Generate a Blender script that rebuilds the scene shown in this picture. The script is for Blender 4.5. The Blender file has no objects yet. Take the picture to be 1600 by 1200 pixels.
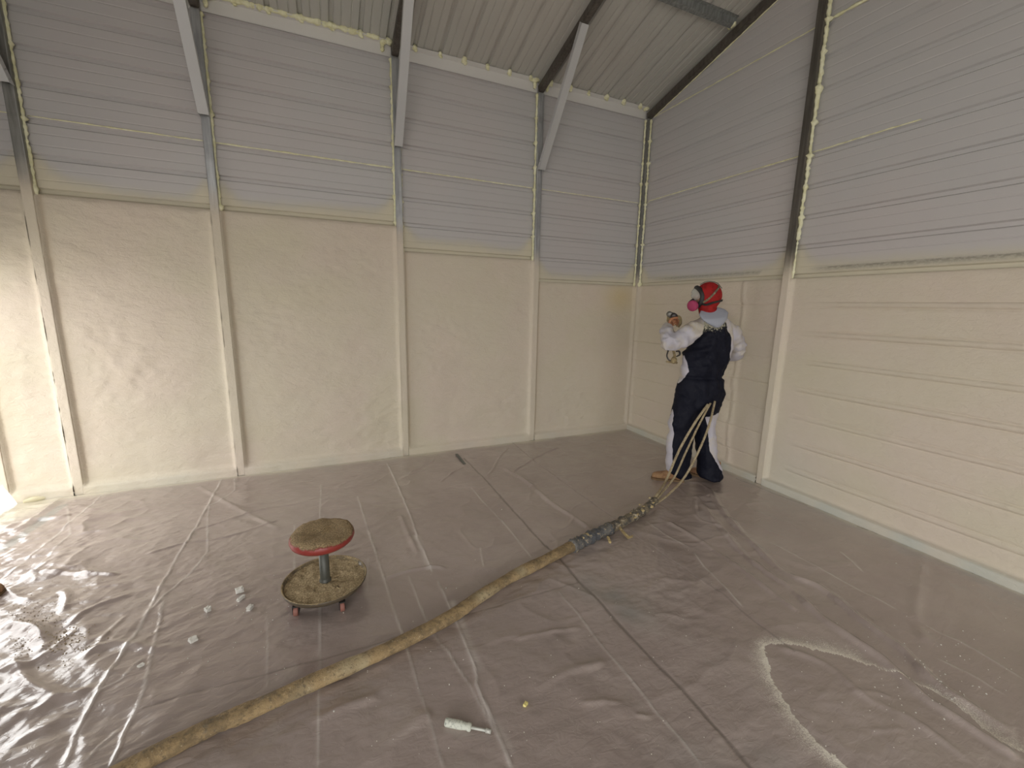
import bpy, bmesh, math, random
import numpy as np
from mathutils import Vector, Matrix
random.seed(4)
PI = math.pi
C = bpy.context.scene.collection
sc = bpy.context.scene

# ------------------------------------------------------------------ camera
CAM = np.array([-3.5783, -4.3044, 1.5404]); YAW, PIT, ROL, FPX = 0.4183, -0.1823, 0.0197, 665.08
_f = np.array([math.sin(YAW)*math.cos(PIT), math.cos(YAW)*math.cos(PIT), math.sin(PIT)])
_r = np.array([math.cos(YAW), -math.sin(YAW), 0.0]); _u = np.cross(_r, _f)
R_, U_ = _r*math.cos(ROL)+_u*math.sin(ROL), -_r*math.sin(ROL)+_u*math.cos(ROL)
cd = bpy.data.cameras.new('camera'); cam = bpy.data.objects.new('camera', cd); C.objects.link(cam)
cd.sensor_width = 36; cd.lens = 36*FPX/1600; cd.clip_start = 0.05; cd.clip_end = 200
M = Matrix.Identity(4)
for i in range(3):
    M[i][0], M[i][1], M[i][2], M[i][3] = R_[i], U_[i], -_f[i], CAM[i]
cam.matrix_world = M
sc.camera = cam

# ------------------------------------------------------------------ daylight, exposure
sc.view_settings.view_transform = 'Standard'; sc.view_settings.look = 'None'
sc.view_settings.gamma = 1; sc.view_settings.use_curve_mapping = False
sc.view_settings.exposure = 0.06
w = bpy.data.worlds.new('sky'); sc.world = w; w.use_nodes = True
bgn = w.node_tree.nodes['Background']; bgn.inputs[0].default_value = (1.0, 0.98, 0.955, 1); bgn.inputs[1].default_value = 4.6
XL, YF, YR = -5.87, -9.2, -4.6            # left wall, front wall, ridge line
OPS = [(-1.75, -0.07, 1.8), (-8.9, -4.9, 3.2)]      # left wall openings, second unseen, sized for the light balance (y from, y to, height)
def portal(loc, rot, sx, sy):
    d = bpy.data.lights.new('daylight_portal', 'AREA'); d.shape = 'RECTANGLE'; d.size = sx; d.size_y = sy
    d.cycles.is_portal = True
    o = bpy.data.objects.new('daylight_portal', d); C.objects.link(o); o.location = loc; o.rotation_euler = rot
FO = (-5.5, -1.8, 3.2)                             # unseen opening added to the front wall for frontal fill (x from, x to, height)
portal(((FO[0]+FO[1])/2, YF-.05, FO[2]/2), (PI/2, 0, 0), FO[1]-FO[0], FO[2])
for a_, b_, h_ in OPS: portal((XL-.05, (a_+b_)/2, h_/2), (0, -PI/2, 0), h_, b_-a_)
sc.cycles.sample_clamp_indirect = 6
sc.cycles.max_bounces = 10; sc.cycles.diffuse_bounces = 6

# ------------------------------------------------------------------ pixel helpers (frame 1600 x 1200)
def ray(px, py): return R_*(px-800)/FPX - U_*(py-600)/FPX + _f
def on(ax, v, px, py):
    d = ray(px, py); return CAM + d*((v-CAM[ax])/d[ax])
def fl(px, py, z=0.0): return on(2, z, px, py)

# ------------------------------------------------------------------ numeric helpers
def _h(i, j, s):
    n = (i.astype(np.int64)*374761393 + j.astype(np.int64)*668265263 + s*1442695041) & 0xFFFFFFFF
    n = ((n ^ (n >> 13))*1274126177) & 0xFFFFFFFF
    return ((n ^ (n >> 16)) & 0xFFFF)/65535.0*2-1
def vn(x, y, s=0):
    x = np.asarray(x, float); y = np.asarray(y, float)
    xi = np.floor(x); yi = np.floor(y); fx = x-xi; fy = y-yi
    fx = fx*fx*fx*(fx*(fx*6-15)+10); fy = fy*fy*fy*(fy*(fy*6-15)+10)
    a = _h(xi, yi, s); b = _h(xi+1, yi, s); c = _h(xi, yi+1, s); d = _h(xi+1, yi+1, s)
    return (a*(1-fx)+b*fx)*(1-fy)+(c*(1-fx)+d*fx)*fy
def fbm(x, y, s=0, o=4, g=.5):
    t = 0; a = 1
    for k in range(o):
        t = t + a*vn(x*2**k+k*17.3, y*2**k-k*9.1, s+k); a *= g
    return t
def ss(a, b, x):
    t = np.clip((x-a)/(b-a), 0, 1); return t*t*(3-2*t)

# ------------------------------------------------------------------ object helpers
def link(o, parent=None, label=None, cat=None, group=None, kind=None):
    C.objects.link(o)
    if parent: o.parent = parent
    if label: o['label'] = label
    if cat: o['category'] = cat
    if group: o['group'] = group
    if kind: o['kind'] = kind
    return o
def empty(name, loc=(0, 0, 0), **k):
    o = bpy.data.objects.new(name, None); o.location = loc; o.empty_display_size = .1
    return link(o, **k)
def wm(o):
    b = Matrix.LocRotScale(o.location, o.rotation_euler, o.scale)
    return b if o.parent is None else wm(o.parent) @ o.matrix_parent_inverse @ b
def mesh_obj(name, me, mat, parent=None, smooth=False, world=True, **k):
    for m in (mat if isinstance(mat, (list, tuple)) else [mat]): me.materials.append(m)
    me.polygons.foreach_set('use_smooth', [bool(smooth)]*len(me.polygons))
    o = bpy.data.objects.new(name, me)
    link(o, parent, **k)
    if parent is not None and world:      # geometry is written in world space
        o.matrix_parent_inverse = wm(parent).inverted()
    return o
def obj(name, bm, mat, parent=None, smooth=False, **k):
    me = bpy.data.meshes.new(name); bmesh.ops.recalc_face_normals(bm, faces=bm.faces); bm.to_mesh(me); bm.free()
    return mesh_obj(name, me, mat, parent, smooth, **k)
def grid(name, X, Y, Z, mat, parent=None, smooth=True, attrs=None, flip=False, **k):
    n, m = X.shape
    me = bpy.data.meshes.new(name); me.vertices.add(n*m)
    co = np.stack([X, Y, Z], -1).reshape(-1, 3).astype(np.float32); me.vertices.foreach_set('co', co.ravel())
    idx = np.arange(n*m).reshape(n, m)
    a, b, c, d = idx[:-1, :-1], idx[1:, :-1], idx[1:, 1:], idx[:-1, 1:]
    q = np.stack([a, d, c, b] if flip else [a, b, c, d], -1).reshape(-1, 4)
    nf = len(q); me.loops.add(nf*4); me.loops.foreach_set('vertex_index', q.ravel().astype(np.int32))
    me.polygons.add(nf); me.polygons.foreach_set('loop_start', np.arange(0, nf*4, 4, dtype=np.int32))
    me.update(calc_edges=True)
    for an, av in (attrs or {}).items():
        at = me.attributes.new(an, 'FLOAT', 'POINT'); at.data.foreach_set('value', av.reshape(-1).astype(np.float32))
    return mesh_obj(name, me, mat, parent, smooth, **k)
def box(bm, x0, x1, y0, y1, z0, z1, bev=0):
    vs = [bm.verts.new((x, y, z)) for x in (x0, x1) for y in (y0, y1) for z in (z0, z1)]
    fs = [bm.faces.new([vs[i] for i in f]) for f in ((0, 1, 3, 2), (4, 6, 7, 5), (0, 4, 5, 1), (2, 3, 7, 6), (0, 2, 6, 4), (1, 5, 7, 3))]
    if bev:
        es = list({e for f in fs for e in f.edges})
        bmesh.ops.bevel(bm, geom=es, offset=bev, segments=2, affect='EDGES', profile=.6)
def beam(bm, a, b, w_, h, up=(0, 0, 1), bev=0, ext=0):
    a = Vector(a); b = Vector(b); d = (b-a).normalized(); a = a-d*ext; b = b+d*ext
    s = d.cross(Vector(up)).normalized(); t = s.cross(d)
    vs = [bm.verts.new(p+s*x*w_/2+t*y*h/2) for p in (a, b) for x, y in ((-1, -1), (1, -1), (1, 1), (-1, 1))]
    fs = [bm.faces.new([vs[i] for i in f]) for f in ((0, 3, 2, 1), (4, 5, 6, 7), (0, 1, 5, 4), (1, 2, 6, 5), (2, 3, 7, 6), (3, 0, 4, 7))]
    if bev: bmesh.ops.bevel(bm, geom=list({e for f in fs for e in f.edges}), offset=bev, segments=2, affect='EDGES')
def rings(bm, R, cap=True):
    """R: list of rings, each a list of points (same count)"""
    vr = [[bm.verts.new(p) for p in r] for r in R]; n = len(vr[0])
    for a, b in zip(vr, vr[1:]):
        for i in range(n): bm.faces.new((a[i], a[(i+1) % n], b[(i+1) % n], b[i]))
    if cap: bm.faces.new(vr[0][::-1]); bm.faces.new(vr[-1])
    return vr
def tube(bm, P, r, n=10, jit=0, seed=0, squash=None):
    P = [Vector(p) for p in P]; m = len(P); rr = r if hasattr(r, '__len__') else [r]*m
    rnd = random.Random(seed); R = []; prev = None
    for i, p in enumerate(P):
        d = (P[min(i+1, m-1)]-P[max(i-1, 0)]).normalized()
        s = d.cross(Vector((0, 0, 1))) if prev is None else prev-d*prev.dot(d)
        if s.length < 1e-4: s = d.cross(Vector((1, 0, 0)))
        s.normalize(); prev = s; t = s.cross(d)
        R.append([p+(s*math.cos(a)+t*math.sin(a)*(squash or 1))*rr[i]*(1+rnd.uniform(-jit, jit)) for a in [2*PI*k/n for k in range(n)]])
    return rings(bm, R)
def spline(P, n):
    """Catmull-Rom through P, n points"""
    P = [np.array(p, float) for p in P]; P = [2*P[0]-P[1]]+P+[2*P[-1]-P[-2]]
    out = []; m = len(P)-3
    for i in range(n):
        t = i/(n-1)*m; k = min(int(t), m-1); t -= k; a, b, c, d = P[k:k+4]
        out.append(.5*((2*b)+(-a+c)*t+(2*a-5*b+4*c-d)*t*t+(-a+3*b-3*c+d)*t**3))
    return out
def lathe(bm, prof, n=24, M=None, flute=None):
    R = []
    for r, z in prof:
        R.append([Vector((r*math.cos(a)*(1 if not flute else flute(r, z, a)), r*math.sin(a)*(1 if not flute else flute(r, z, a)), z)) for a in [2*PI*k/n for k in range(n)]])
    if M: R = [[M @ p for p in r] for r in R]
    rings(bm, R)
def ico(bm, c, r, sub=2, scale=(1, 1, 1), jit=0, seed=0):
    g = bmesh.ops.create_icosphere(bm, subdivisions=sub, radius=1)
    rnd = random.Random(seed)
    for v in g['verts']:
        k = r*(1+rnd.uniform(-jit, jit)); v.co = Vector((v.co.x*scale[0]*k, v.co.y*scale[1]*k, v.co.z*scale[2]*k))+Vector(c)

# ------------------------------------------------------------------ materials
def mat(name, col, rough=.6, metal=0.0, spec=.5, coat=0, coat_r=.1):
    m = bpy.data.materials.new(name); m.use_nodes = True; b = m.node_tree.nodes['Principled BSDF']
    b.inputs['Base Color'].default_value = (*col, 1); b.inputs['Roughness'].default_value = rough
    b.inputs['Metallic'].default_value = metal; b.inputs['Specular IOR Level'].default_value = spec
    b.inputs['Coat Weight'].default_value = coat; b.inputs['Coat Roughness'].default_value = coat_r
    return m
class NT:
    def __init__(s, m): s.m = m; s.t = m.node_tree; s.b = s.t.nodes['Principled BSDF']
    def n(s, typ, **k):
        o = s.t.nodes.new(typ)
        for a, v in k.items(): setattr(o, a, v)
        return o
    def l(s, a, b): s.t.links.new(a, b)
    def coords(s, scale=(1, 1, 1)):
        g = s.n('ShaderNodeNewGeometry'); mp = s.n('ShaderNodeMapping'); mp.inputs['Scale'].default_value = scale
        s.l(g.outputs['Position'], mp.inputs['Vector']); return mp.outputs['Vector']
    def noise(s, scale, detail=4, rough=.55, vec=None, dist=0):
        o = s.n('ShaderNodeTexNoise'); o.inputs['Scale'].default_value = scale; o.inputs['Detail'].default_value = detail
        o.inputs['Roughness'].default_value = rough; o.inputs['Distortion'].default_value = dist
        s.l(vec if vec is not None else s.coords(), o.inputs['Vector']); return o.outputs['Fac']
    def ramp(s, f, a, b, c0=0.0, c1=1.0):
        o = s.n('ShaderNodeMapRange'); o.interpolation_type = 'SMOOTHSTEP'
        for k, v in zip(('From Min', 'From Max', 'To Min', 'To Max'), (a, b, c0, c1)): o.inputs[k].default_value = v
        s.l(f, o.inputs['Value']); return o.outputs['Result']
    def math(s, op, a, b=0.0, clamp=False):
        o = s.n('ShaderNodeMath', operation=op); o.use_clamp = clamp
        for i, v in ((0, a), (1, b)):
            if isinstance(v, (int, float)): o.inputs[i].default_value = v
            else: s.l(v, o.inputs[i])
        return o.outputs[0]
    def mix(s, f, a, b):
        o = s.n('ShaderNodeMix', data_type='RGBA')
        if isinstance(f, (int, float)): o.inputs['Factor'].default_value = f
        else: s.l(f, o.inputs['Factor'])
        for i, v in ((6, a), (7, b)):
            if isinstance(v, tuple): o.inputs[i].default_value = (*v, 1)
            else: s.l(v, o.inputs[i])
        return o.outputs[2]
    def attr(s, name): o = s.n('ShaderNodeAttribute', attribute_name=name); return o.outputs['Fac']
    def sepz(s):
        g = s.n('ShaderNodeNewGeometry'); x = s.n('ShaderNodeSeparateXYZ'); s.l(g.outputs['Position'], x.inputs[0]); return x.outputs
    def col(s, c): s.l(c, s.b.inputs['Base Color'])
    def bump(s, h, dist=.01, strength=1.0):
        o = s.n('ShaderNodeBump'); o.inputs['Distance'].default_value = dist; o.inputs['Strength'].default_value = strength
        s.l(h, o.inputs['Height']); s.l(o.outputs[0], s.b.inputs['Normal'])
    def inp(s, name, v): s.l(v, s.b.inputs[name])

FOAM = (.62, .562, .455); FOAM2 = (.63, .55, .462); FOAM3 = (.61, .555, .437)
def foam_colour(t):
    n1 = t.noise(1.1, 3); n2 = t.noise(14, 4)
    c = t.mix(t.ramp(n1, .36, .66), FOAM, FOAM2)
    c = t.mix(t.ramp(t.noise(.9, 2, vec=t.coords((1, 1, 1.7))), .5, .68), c, FOAM3)
    return t.mix(t.ramp(n2, .35, .75, 0, .16), c, (.58, .51, .37))
def m_foam():
    m = mat('sprayed_foam', FOAM, .75, spec=.25); t = NT(m)
    c = foam_colour(t)
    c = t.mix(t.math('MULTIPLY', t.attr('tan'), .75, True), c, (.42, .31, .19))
    c = t.mix(t.math('MULTIPLY', t.attr('yel'), .7, True), c, (.60, .49, .27))
    c = t.mix(t.math('MULTIPLY', t.attr('gray'), .8, True), c, (.50, .52, .47))
    t.col(c)
    h = t.math('ADD', t.noise(26, 5, .6, t.coords((.7, .7, 1.3)), .6), t.math('MULTIPLY', t.noise(120, 2), .18))
    t.bump(h, .008, .8); return m
def m_sheet(name, col, foamy=True):
    m = mat(name, col, .42, spec=.4); t = NT(m)
    c = t.mix(t.ramp(t.noise(.8, 2), .35, .7), col, tuple(v*k for v, k in zip(col, (1.03, .99, .98))))
    if foamy:
        n = t.noise(9, 5, .6)
        f = t.ramp(t.math('ADD', t.attr('spray'), t.math('MULTIPLY', t.math('SUBTRACT', n, .5), .35)), .05, 1.0)
        c = t.mix(t.ramp(f, .0, .6, 0, .55), c, (.42, .412, .372))
        c = t.mix(f, c, (.61, .565, .445))
        sp = t.math('MULTIPLY', t.attr('shade_fleck'), t.ramp(t.noise(70, 3, .7, t.coords((.5, .5, 1))), .40, .56, .6, 1))
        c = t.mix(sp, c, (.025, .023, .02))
        t.inp('Roughness', t.ramp(f, 0, 1, .42, .8))
    t.col(c); return m
def m_steel(name, col, foam_z=None, rough=.45, metal=.55):
    m = mat(name, col, rough, metal); t = NT(m)
    v = t.noise(40, 4, .6, t.coords((1, 1, .08)))
    c = t.mix(t.ramp(v, .3, .75), tuple(k*.72 for k in col), tuple(k*1.2 for k in col))
    c = t.mix(t.ramp(t.noise(6, 4), .55, .75, 0, .5), c, tuple(k*.6 for k in col))
    if foam_z is not None:
        z = t.sepz()[2]
        f = t.math('ADD', z, t.math('MULTIPLY', t.math('SUBTRACT', t.noise(7, 4), .5), .16))
        g = t.ramp(f, foam_z-.16, foam_z+.14, 1, 0)
        g2 = t.math('GREATER_THAN', g, 0)
        c = t.mix(g, c, foam_colour(t))
        t.inp('Metallic', t.math('MULTIPLY', t.math('SUBTRACT', 1.0, g, True), metal))
        t.inp('Roughness', t.ramp(g, 0, 1, rough, .78))
        t.bump(t.math('MULTIPLY', t.noise(24, 4, .6), g), .008, .7)
    t.col(c); return m
def m_bead():
    m = mat('fresh_foam_bead', (.74, .72, .42), .65, spec=.3); t = NT(m)
    t.col(t.mix(t.ramp(t.noise(18, 3), .35, .65), (.74, .72, .45), (.86, .85, .62))); t.bump(t.noise(60, 3), .006); return m
MF = m_foam(); MB = m_bead()
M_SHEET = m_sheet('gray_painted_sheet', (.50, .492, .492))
M_ROOF = m_sheet('gray_roof_sheet', (.47, .468, .435), False)
M_GALV = m_steel('galvanised_steel', (.50, .51, .52))
M_RAFT = m_steel('dark_steel', (.13, .115, .10), None, .5, .4)
M_WHITE = mat('white_trim_paint', (.66, .65, .63), .5)

# ------------------------------------------------------------------ structure
S = 0.9144; RIB = S/4; T = 0.06
POST = [-1.4245, -2.8678, -4.3149, -5.4089]
RY = -1.905
def zu(y): return 3.655-.27*y if y > YR else 3.655-.27*(2*YR-y)      # underside of rafters
def zr(y): return zu(y)+.112
def rib_coords(lo, hi, off=-.008):
    """sorted positions and outward depth of the rolled sheet profile"""
    P = {}
    k0 = int(math.floor(lo/RIB))-1
    for k in range(k0, int(hi/RIB)+3):
        c = k*RIB+off
        for d, v in ((-.021, 0), (-.012, .016), (.012, .016), (.021, 0), (-.060, 0), (.060, 0)): P[round(c+d, 4)] = v
        for mcc in (c+.076, c+.152):
            for d, v in ((-.006, 0), (-.002, .0020), (.002, .0020), (.006, 0)): P[round(mcc+d, 4)] = v
    zs = sorted(z for z in P if lo+1e-4 < z < hi-1e-4)
    zz = np.array([lo]+zs+[hi]); full = sorted(P); vv = np.interp(zz, full, [P[q] for q in full])
    return zz, vv
# foam top per bay of the back wall (x ranges) and of the right wall
BAYS = [(XL+.07, POST[3]-T/2, 2.265), (POST[3]+T/2, POST[2]-T/2, 2.255), (POST[2]+T/2, POST[1]-T/2, 2.255), (POST[1]+T/2, POST[0]-T/2, 2.03), (POST[0]+T/2, -T, 1.805)]
RBAYS = [(-T, RY+T/2, 1.805), (RY-T/2, -3.67, 1.805)]
def spray_attr(S_, Z, bays, sgn, seed):
    A = np.zeros_like(S_)
    for a, b, zt in bays:
        lo, hi = min(a, b), max(a, b)
        inb = (S_ >= lo-.04) & (S_ <= hi+.04)
        edge = np.minimum(np.abs(S_-lo), np.abs(S_-hi))
        rise = .15*np.exp(-(edge/.10)**2)+.035*vn(S_*2.3, Z*0+seed, 3)
        top = zt+.085+rise
        v = 1-ss(-.11, .11, Z-top)
        A = np.where(inb, v, A)
    return A
wall_back = empty('wall_back', (0, 0, 0), kind='structure')
wall_right = empty('wall_right', (0, 0, 0), kind='structure')
wall_left = empty('wall_left', (0, 0, 0), kind='structure')
wall_front = empty('wall_front', (0, 0, 0), kind='structure')
ceiling = empty('ceiling', (0, 0, 0), kind='structure')
lv = [0, S+.0, 2*S, 3*S, 3.765]
for k in range(4):
    z0 = lv[k]+(.006 if k else 0); z1 = lv[k+1]+(.018 if k < 3 else 0)
    zz, dd = rib_coords(z0, z1)
    xs = np.arange(XL, .001, .045); xs[-1] = 0
    Xg, Zg = np.meshgrid(xs, zz, indexing='ij'); Dg = np.meshgrid(xs, dd, indexing='ij')[1]
    A = spray_attr(Xg, Zg, BAYS, 1, 5)
    grid('sheet_panel', Xg, Dg+(.0012*k), Zg, M_SHEET, wall_back, False, {'spray': A, 'shade_fleck': A*0}, flip=True)
# right (gable) wall panels, clipped at the roof slope
lv2 = [0, S, 2*S, 3*S, 4*S, 5*S, 6*S]
for k in range(6):
    z0 = lv2[k]+(.006 if k else 0); z1 = lv2[k+1]+.018
    zz, dd = rib_coords(z0, z1)
    if k < 4:
        y_lo, y_hi = YF, 0.0
        ys = np.linspace(y_hi, -3.9, 98); ys = np.append(ys, [-5, -7, y_lo])
        Yg, Zg = np.meshgrid(ys, zz, indexing='ij'); Dg = np.meshgrid(ys, dd, indexing='ij')[1]
        if k == 3:
            pass
        A = spray_attr(Yg, Zg, RBAYS, 1, 9)
        so = np.exp(-((Zg-1.866)/.017)**4)*(np.where((Yg < -.25) & (Yg > -1.62), 1, 0)*ss(-.2, -.6, Yg)*.75+ss(-2.0, -2.25, Yg))  # painted dark line: gap shade at the foam lip plus black overspray flecks
        grid('sheet_panel', Dg+.0012*k, Yg, np.minimum(Zg, 3.765-.27*Yg*0+50), M_SHEET, wall_right, False, {'spray': A, 'shade_fleck': np.clip(so, 0, 1)}, flip=False)
    else:
        # rows taper with the gable
        rows = []
        for z, d in zip(zz, dd):
            yl = -(z-3.77)/.27
            if yl < YR: break
            rows.append((min(yl, 0), 2*YR-min(yl, 0), z, d))
        if len(rows) > 1:
            ts = np.linspace(0, 1, 12)
            Yg = np.array([[a+(b-a)*t for (a, b, z, d) in rows] for t in ts]); Zg = np.array([[z for (_, _, z, _) in rows] for t in ts]); Dg = np.array([[d for (_, _, _, d) in rows] for t in ts])
            grid('sheet_panel', Dg+.0012*k, Yg, Zg, M_SHEET, wall_right, False, {'spray': Dg*0, 'shade_fleck': Dg*0})
# left wall: solid above and beside the open bay
bm = bmesh.new()
(a0, a1, h0), (b0, b1, h1) = OPS
for y0_, y1_, z0_ in ((a1, 0, 0), (b1, a0, 0), (YF, b0, 0), (a0, a1, h0), (b0, b1, h1)): box(bm, XL-.03, XL, y0_, y1_, z0_, 3.77)
vs = [bm.verts.new((XL-.015, y, z)) for y, z in ((0, 3.77), (YR, zr(YR)), (YF, 3.77))]; bm.faces.new(vs)
obj('sheet_panel', bm, M_SHEET, wall_left)
for y0_, y1_, h_ in OPS:
    bm = bmesh.new(); box(bm, XL+.001, XL+.06, y0_-.06, y0_, 0, h_)
    if y1_ < -1: box(bm, XL+.001, XL+.06, y1_, y1_+.06, 0, h_)
    box(bm, XL+.001, XL+.06, y0_, min(y1_, -.07), h_, h_+.06)
    obj('door_frame', bm, M_GALV, wall_left)
bm = bmesh.new(); box(bm, XL, FO[0], YF-.03, YF, 0, 3.77); box(bm, FO[1], .03, YF-.03, YF, 0, 3.77); box(bm, FO[0], FO[1], YF-.03, YF, FO[2], 3.77)
obj('sheet_panel', bm, M_SHEET, wall_front)
# roof panels, ribs run up the slope
for sgn in (0, 1):
    for k in range(7):
        x1 = -k*S+.018; x0 = max(-(k+1)*S+.006, XL-.05)
        if x0 >= x1: continue
        xx, dd = rib_coords(x0, x1, .05)
        ys = np.array([.02, YR] if sgn == 0 else [YR, YF-.02])
        Xg, Yg = np.meshgrid(xx, ys, indexing='ij'); Dg = np.meshgrid(dd, ys, indexing='ij')[0]
        Zr = np.where(Yg > YR, 3.767-.27*Yg, 3.767-.27*(2*YR-Yg))
        grid('roof_panel', Xg, Yg, Zr+np.where(Dg < .0045, Dg*3.2, Dg*1.5)+.0012*(k % 2), M_ROOF, ceiling, False)

bm = bmesh.new(); box(bm, XL-.05, .06, .022, .03, 3.5, 3.95); obj('eave_closure', bm, M_ROOF, ceiling)  # unseen closures, eave and rake, added to stop light leaks
for s in (0, 1):
    bm = bmesh.new(); ya = .03 if s == 0 else 2*YR-.03
    for xx_ in (.024, XL-.045): beam(bm, (xx_, ya, zr(min(ya, 0) if s == 0 else YF)), (xx_, YR, zr(YR)), .006, .22)
    obj('rake_closure', bm, M_ROOF, ceiling)
# steel frame: each upright, brace and rafter its own part
UP = [(XL+T/2+.01, 2.30)]+[(x, z) for x, z in zip(POST[::-1], (2.38, 2.33, 2.24, 2.06))]
def post_mesh(x0, x1, y0, y1, z0, z1):
    bm = bmesh.new(); box(bm, x0, x1, y0, y1, z0, z1, .006); return bm
for i, (x, zf) in enumerate(UP):
    m = m_steel('post_steel', (.27, .27, .255) if i in (1,) else (.40, .41, .42), zf)
    obj('post', post_mesh(x-T/2, x+T/2, -T, -.001, 0, zu(0)), m, wall_back)
obj('corner_post', post_mesh(-T, -.001, -T, -.001, 0, zu(0)), m_steel('post_steel', (.25, .25, .24), 1.87), wall_back)
obj('post', post_mesh(-T, -.001, RY-T/2, RY+T/2, 0, zu(RY)), m_steel('post_steel', (.15, .137, .12), 1.93), wall_right)
for y in (-3.70, -5.1, -6.5, -7.9): obj('post', post_mesh(-T, -.001, y-T/2, y+T/2, 0, zu(y)), M_RAFT, wall_right)
for x in POST+[XL+.04, -T/2]:
    for s in (0, 1):
        bm = bmesh.new()
        ya, yb = ((-.03, YR) if s == 0 else (YF+.03, YR))
        beam(bm, (x, ya, zu(ya)+.032), (x, yb, zu(yb)+.032), T, .064, (0, 0, 1), .005)
        obj('rafter', bm, M_RAFT, ceiling)
M_BR = mat('brace_steel', (.56, .57, .58), .42, .3)
for x in POST:
    a = Vector((x, -.055, 2.90)); b = Vector((x, -.80, zu(-.80)+.02)); d = (b-a).normalized()
    s = Vector((1, 0, 0)); n = s.cross(d).normalized()
    if n.y > 0: n = -n
    # U channel: web on the room side, two flanges towards post
    bm = bmesh.new()
    wv = .035; dep = .045; th = .003
    prof = [(-wv, 0), (-wv, dep), (wv, dep), (wv, 0), (wv-th, 0), (wv-th, dep-th), (-wv+th, dep-th), (-wv+th, 0)]
    a2 = a-n*.01; b2 = b-n*.01
    R = []
    for e, pt in ((0, a2), (1, b2)):
        r = []
        for (u, v) in prof:
            q = pt+s*u+n*v
            if e == 0:   # cut level where it wraps the post
                q = q+d*((a.z+.02-q.z)/d.z)
            r.append(q)
        R.append(r)
    rings(bm, R); o = obj('diagonal_brace', bm, M_BR, wall_back)
    bm = bmesh.new()
    for sx in (-1, 1):
        for zz_ in (.03, .07):
            q = a+d*(zz_*1.4+.02)+n*.012+s*sx*(wv+.001)
            bmesh.ops.create_cone(bm, cap_ends=True, segments=6, radius1=.006, radius2=.006, depth=.006, matrix=Matrix.Translation(q) @ Matrix.Rotation(PI/2, 4, 'Y'))
    obj('screw', bm, M_GALV, o, kind='stuff')
# hat purlins
def hat(y):
    bm = bmesh.new(); sl = .27; z = zu(y)+.064
    prof = [(-.055, .046), (-.055, .043), (-.03, .043), (-.022, .002), (.022, .002), (.03, .043), (.055, .043), (.055, .046), (.027, .046), (.02, .006), (-.02, .006), (-.027, .046)]
    rings(bm, [[Vector((x, y+u, z+v-(sl*u if y > YR else -sl*u))) for u, v in prof] for x in (XL+.02, -.075)])
    return obj('purlin', bm, m_steel('purlin_steel', (.30, .315, .31), None, .5, .5), ceiling)
for y in (-1.13, -2.3, -3.45, -5.6, -6.8, -8.0): hat(y)
# white eave trim, one length per bay
ends = [XL+.07]+[POST[3], POST[2], POST[1], POST[0]]+[-T]
for a, b in zip(ends, ends[1:]):
    bm = bmesh.new(); x0 = a+(T/2 if a != ends[0] else 0)+.002; x1 = b-(T/2 if b != ends[-1] else 0)-.002
    rings(bm, [[Vector((x, y, z)) for y, z in ((-.004, 3.672), (-.012, 3.668), (-.016, 3.757), (-.06, 3.772), (-.06, 3.776), (-.008, 3.763))] for x in (x0, x1)])
    obj('eave_trim', bm, M_WHITE, ceiling)

# ------------------------------------------------------------------ sprayed foam infill
def foam_back(x0, x1, zt, seed):
    xs = np.concatenate([[x0], x0+np.array([.004, .008, .014, .022, .032]), np.arange(x0+.045, x1-.045, .018), x1-np.array([.036, .026, .018, .01, .004]), [x1]])
    zs = np.concatenate([[0.0, .012, .045, .058, .064, .070, .08, .095, .115], np.arange(.135, zt-.03, .018), [zt-.028, zt-.016, zt-.008, zt-.003, zt]])
    X, Z = np.meshgrid(xs, zs, indexing='ij')
    th = .030+.0042*fbm(X*4, Z*6, seed)+.0028*fbm(X*17+.8*vn(X*3, Z*3, 8), Z*36, seed+9, 3)*(.4+.9*ss(-.3, .4, vn(X*2.2, Z*2.2, seed+1)))
    th += .003*np.sin(Z*2*PI/RIB)*ss(.4, 1, np.abs(vn(X*.9, Z*1.5, seed+4)))      # sheet ribs telegraph faintly
    eL = X-x0; eR = x1-X
    th = np.where(eL < .05, th+.022*np.exp(-(eL/.014)**2)-.006*np.exp(-((eL-.026)/.007)**2), th)                          # crevice beside the post
    th = th+.024*np.exp(-(eR/.020)**2)+.006*np.exp(-(eR/.08)**2)                     # fillet climbing onto the next post
    base = 1-ss(.058, .10, Z); th = th*(1-base)+(.067+.002*fbm(X*9, Z*0, seed+2))*base
    th = np.where(Z < .004, .069, th)
    th = th*np.where(zt-Z < .03, .30+.70*np.sqrt(np.clip((zt-Z)/.03, 0, 1)), 1)*(1) 
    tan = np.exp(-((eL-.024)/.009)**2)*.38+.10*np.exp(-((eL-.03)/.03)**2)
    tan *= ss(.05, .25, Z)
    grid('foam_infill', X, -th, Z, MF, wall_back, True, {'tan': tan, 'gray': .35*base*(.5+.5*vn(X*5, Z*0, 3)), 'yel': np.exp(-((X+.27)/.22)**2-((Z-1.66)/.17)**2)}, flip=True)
for i, (a, b, zt) in enumerate(BAYS): foam_back(a, b, zt, 11+i*7)
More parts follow.
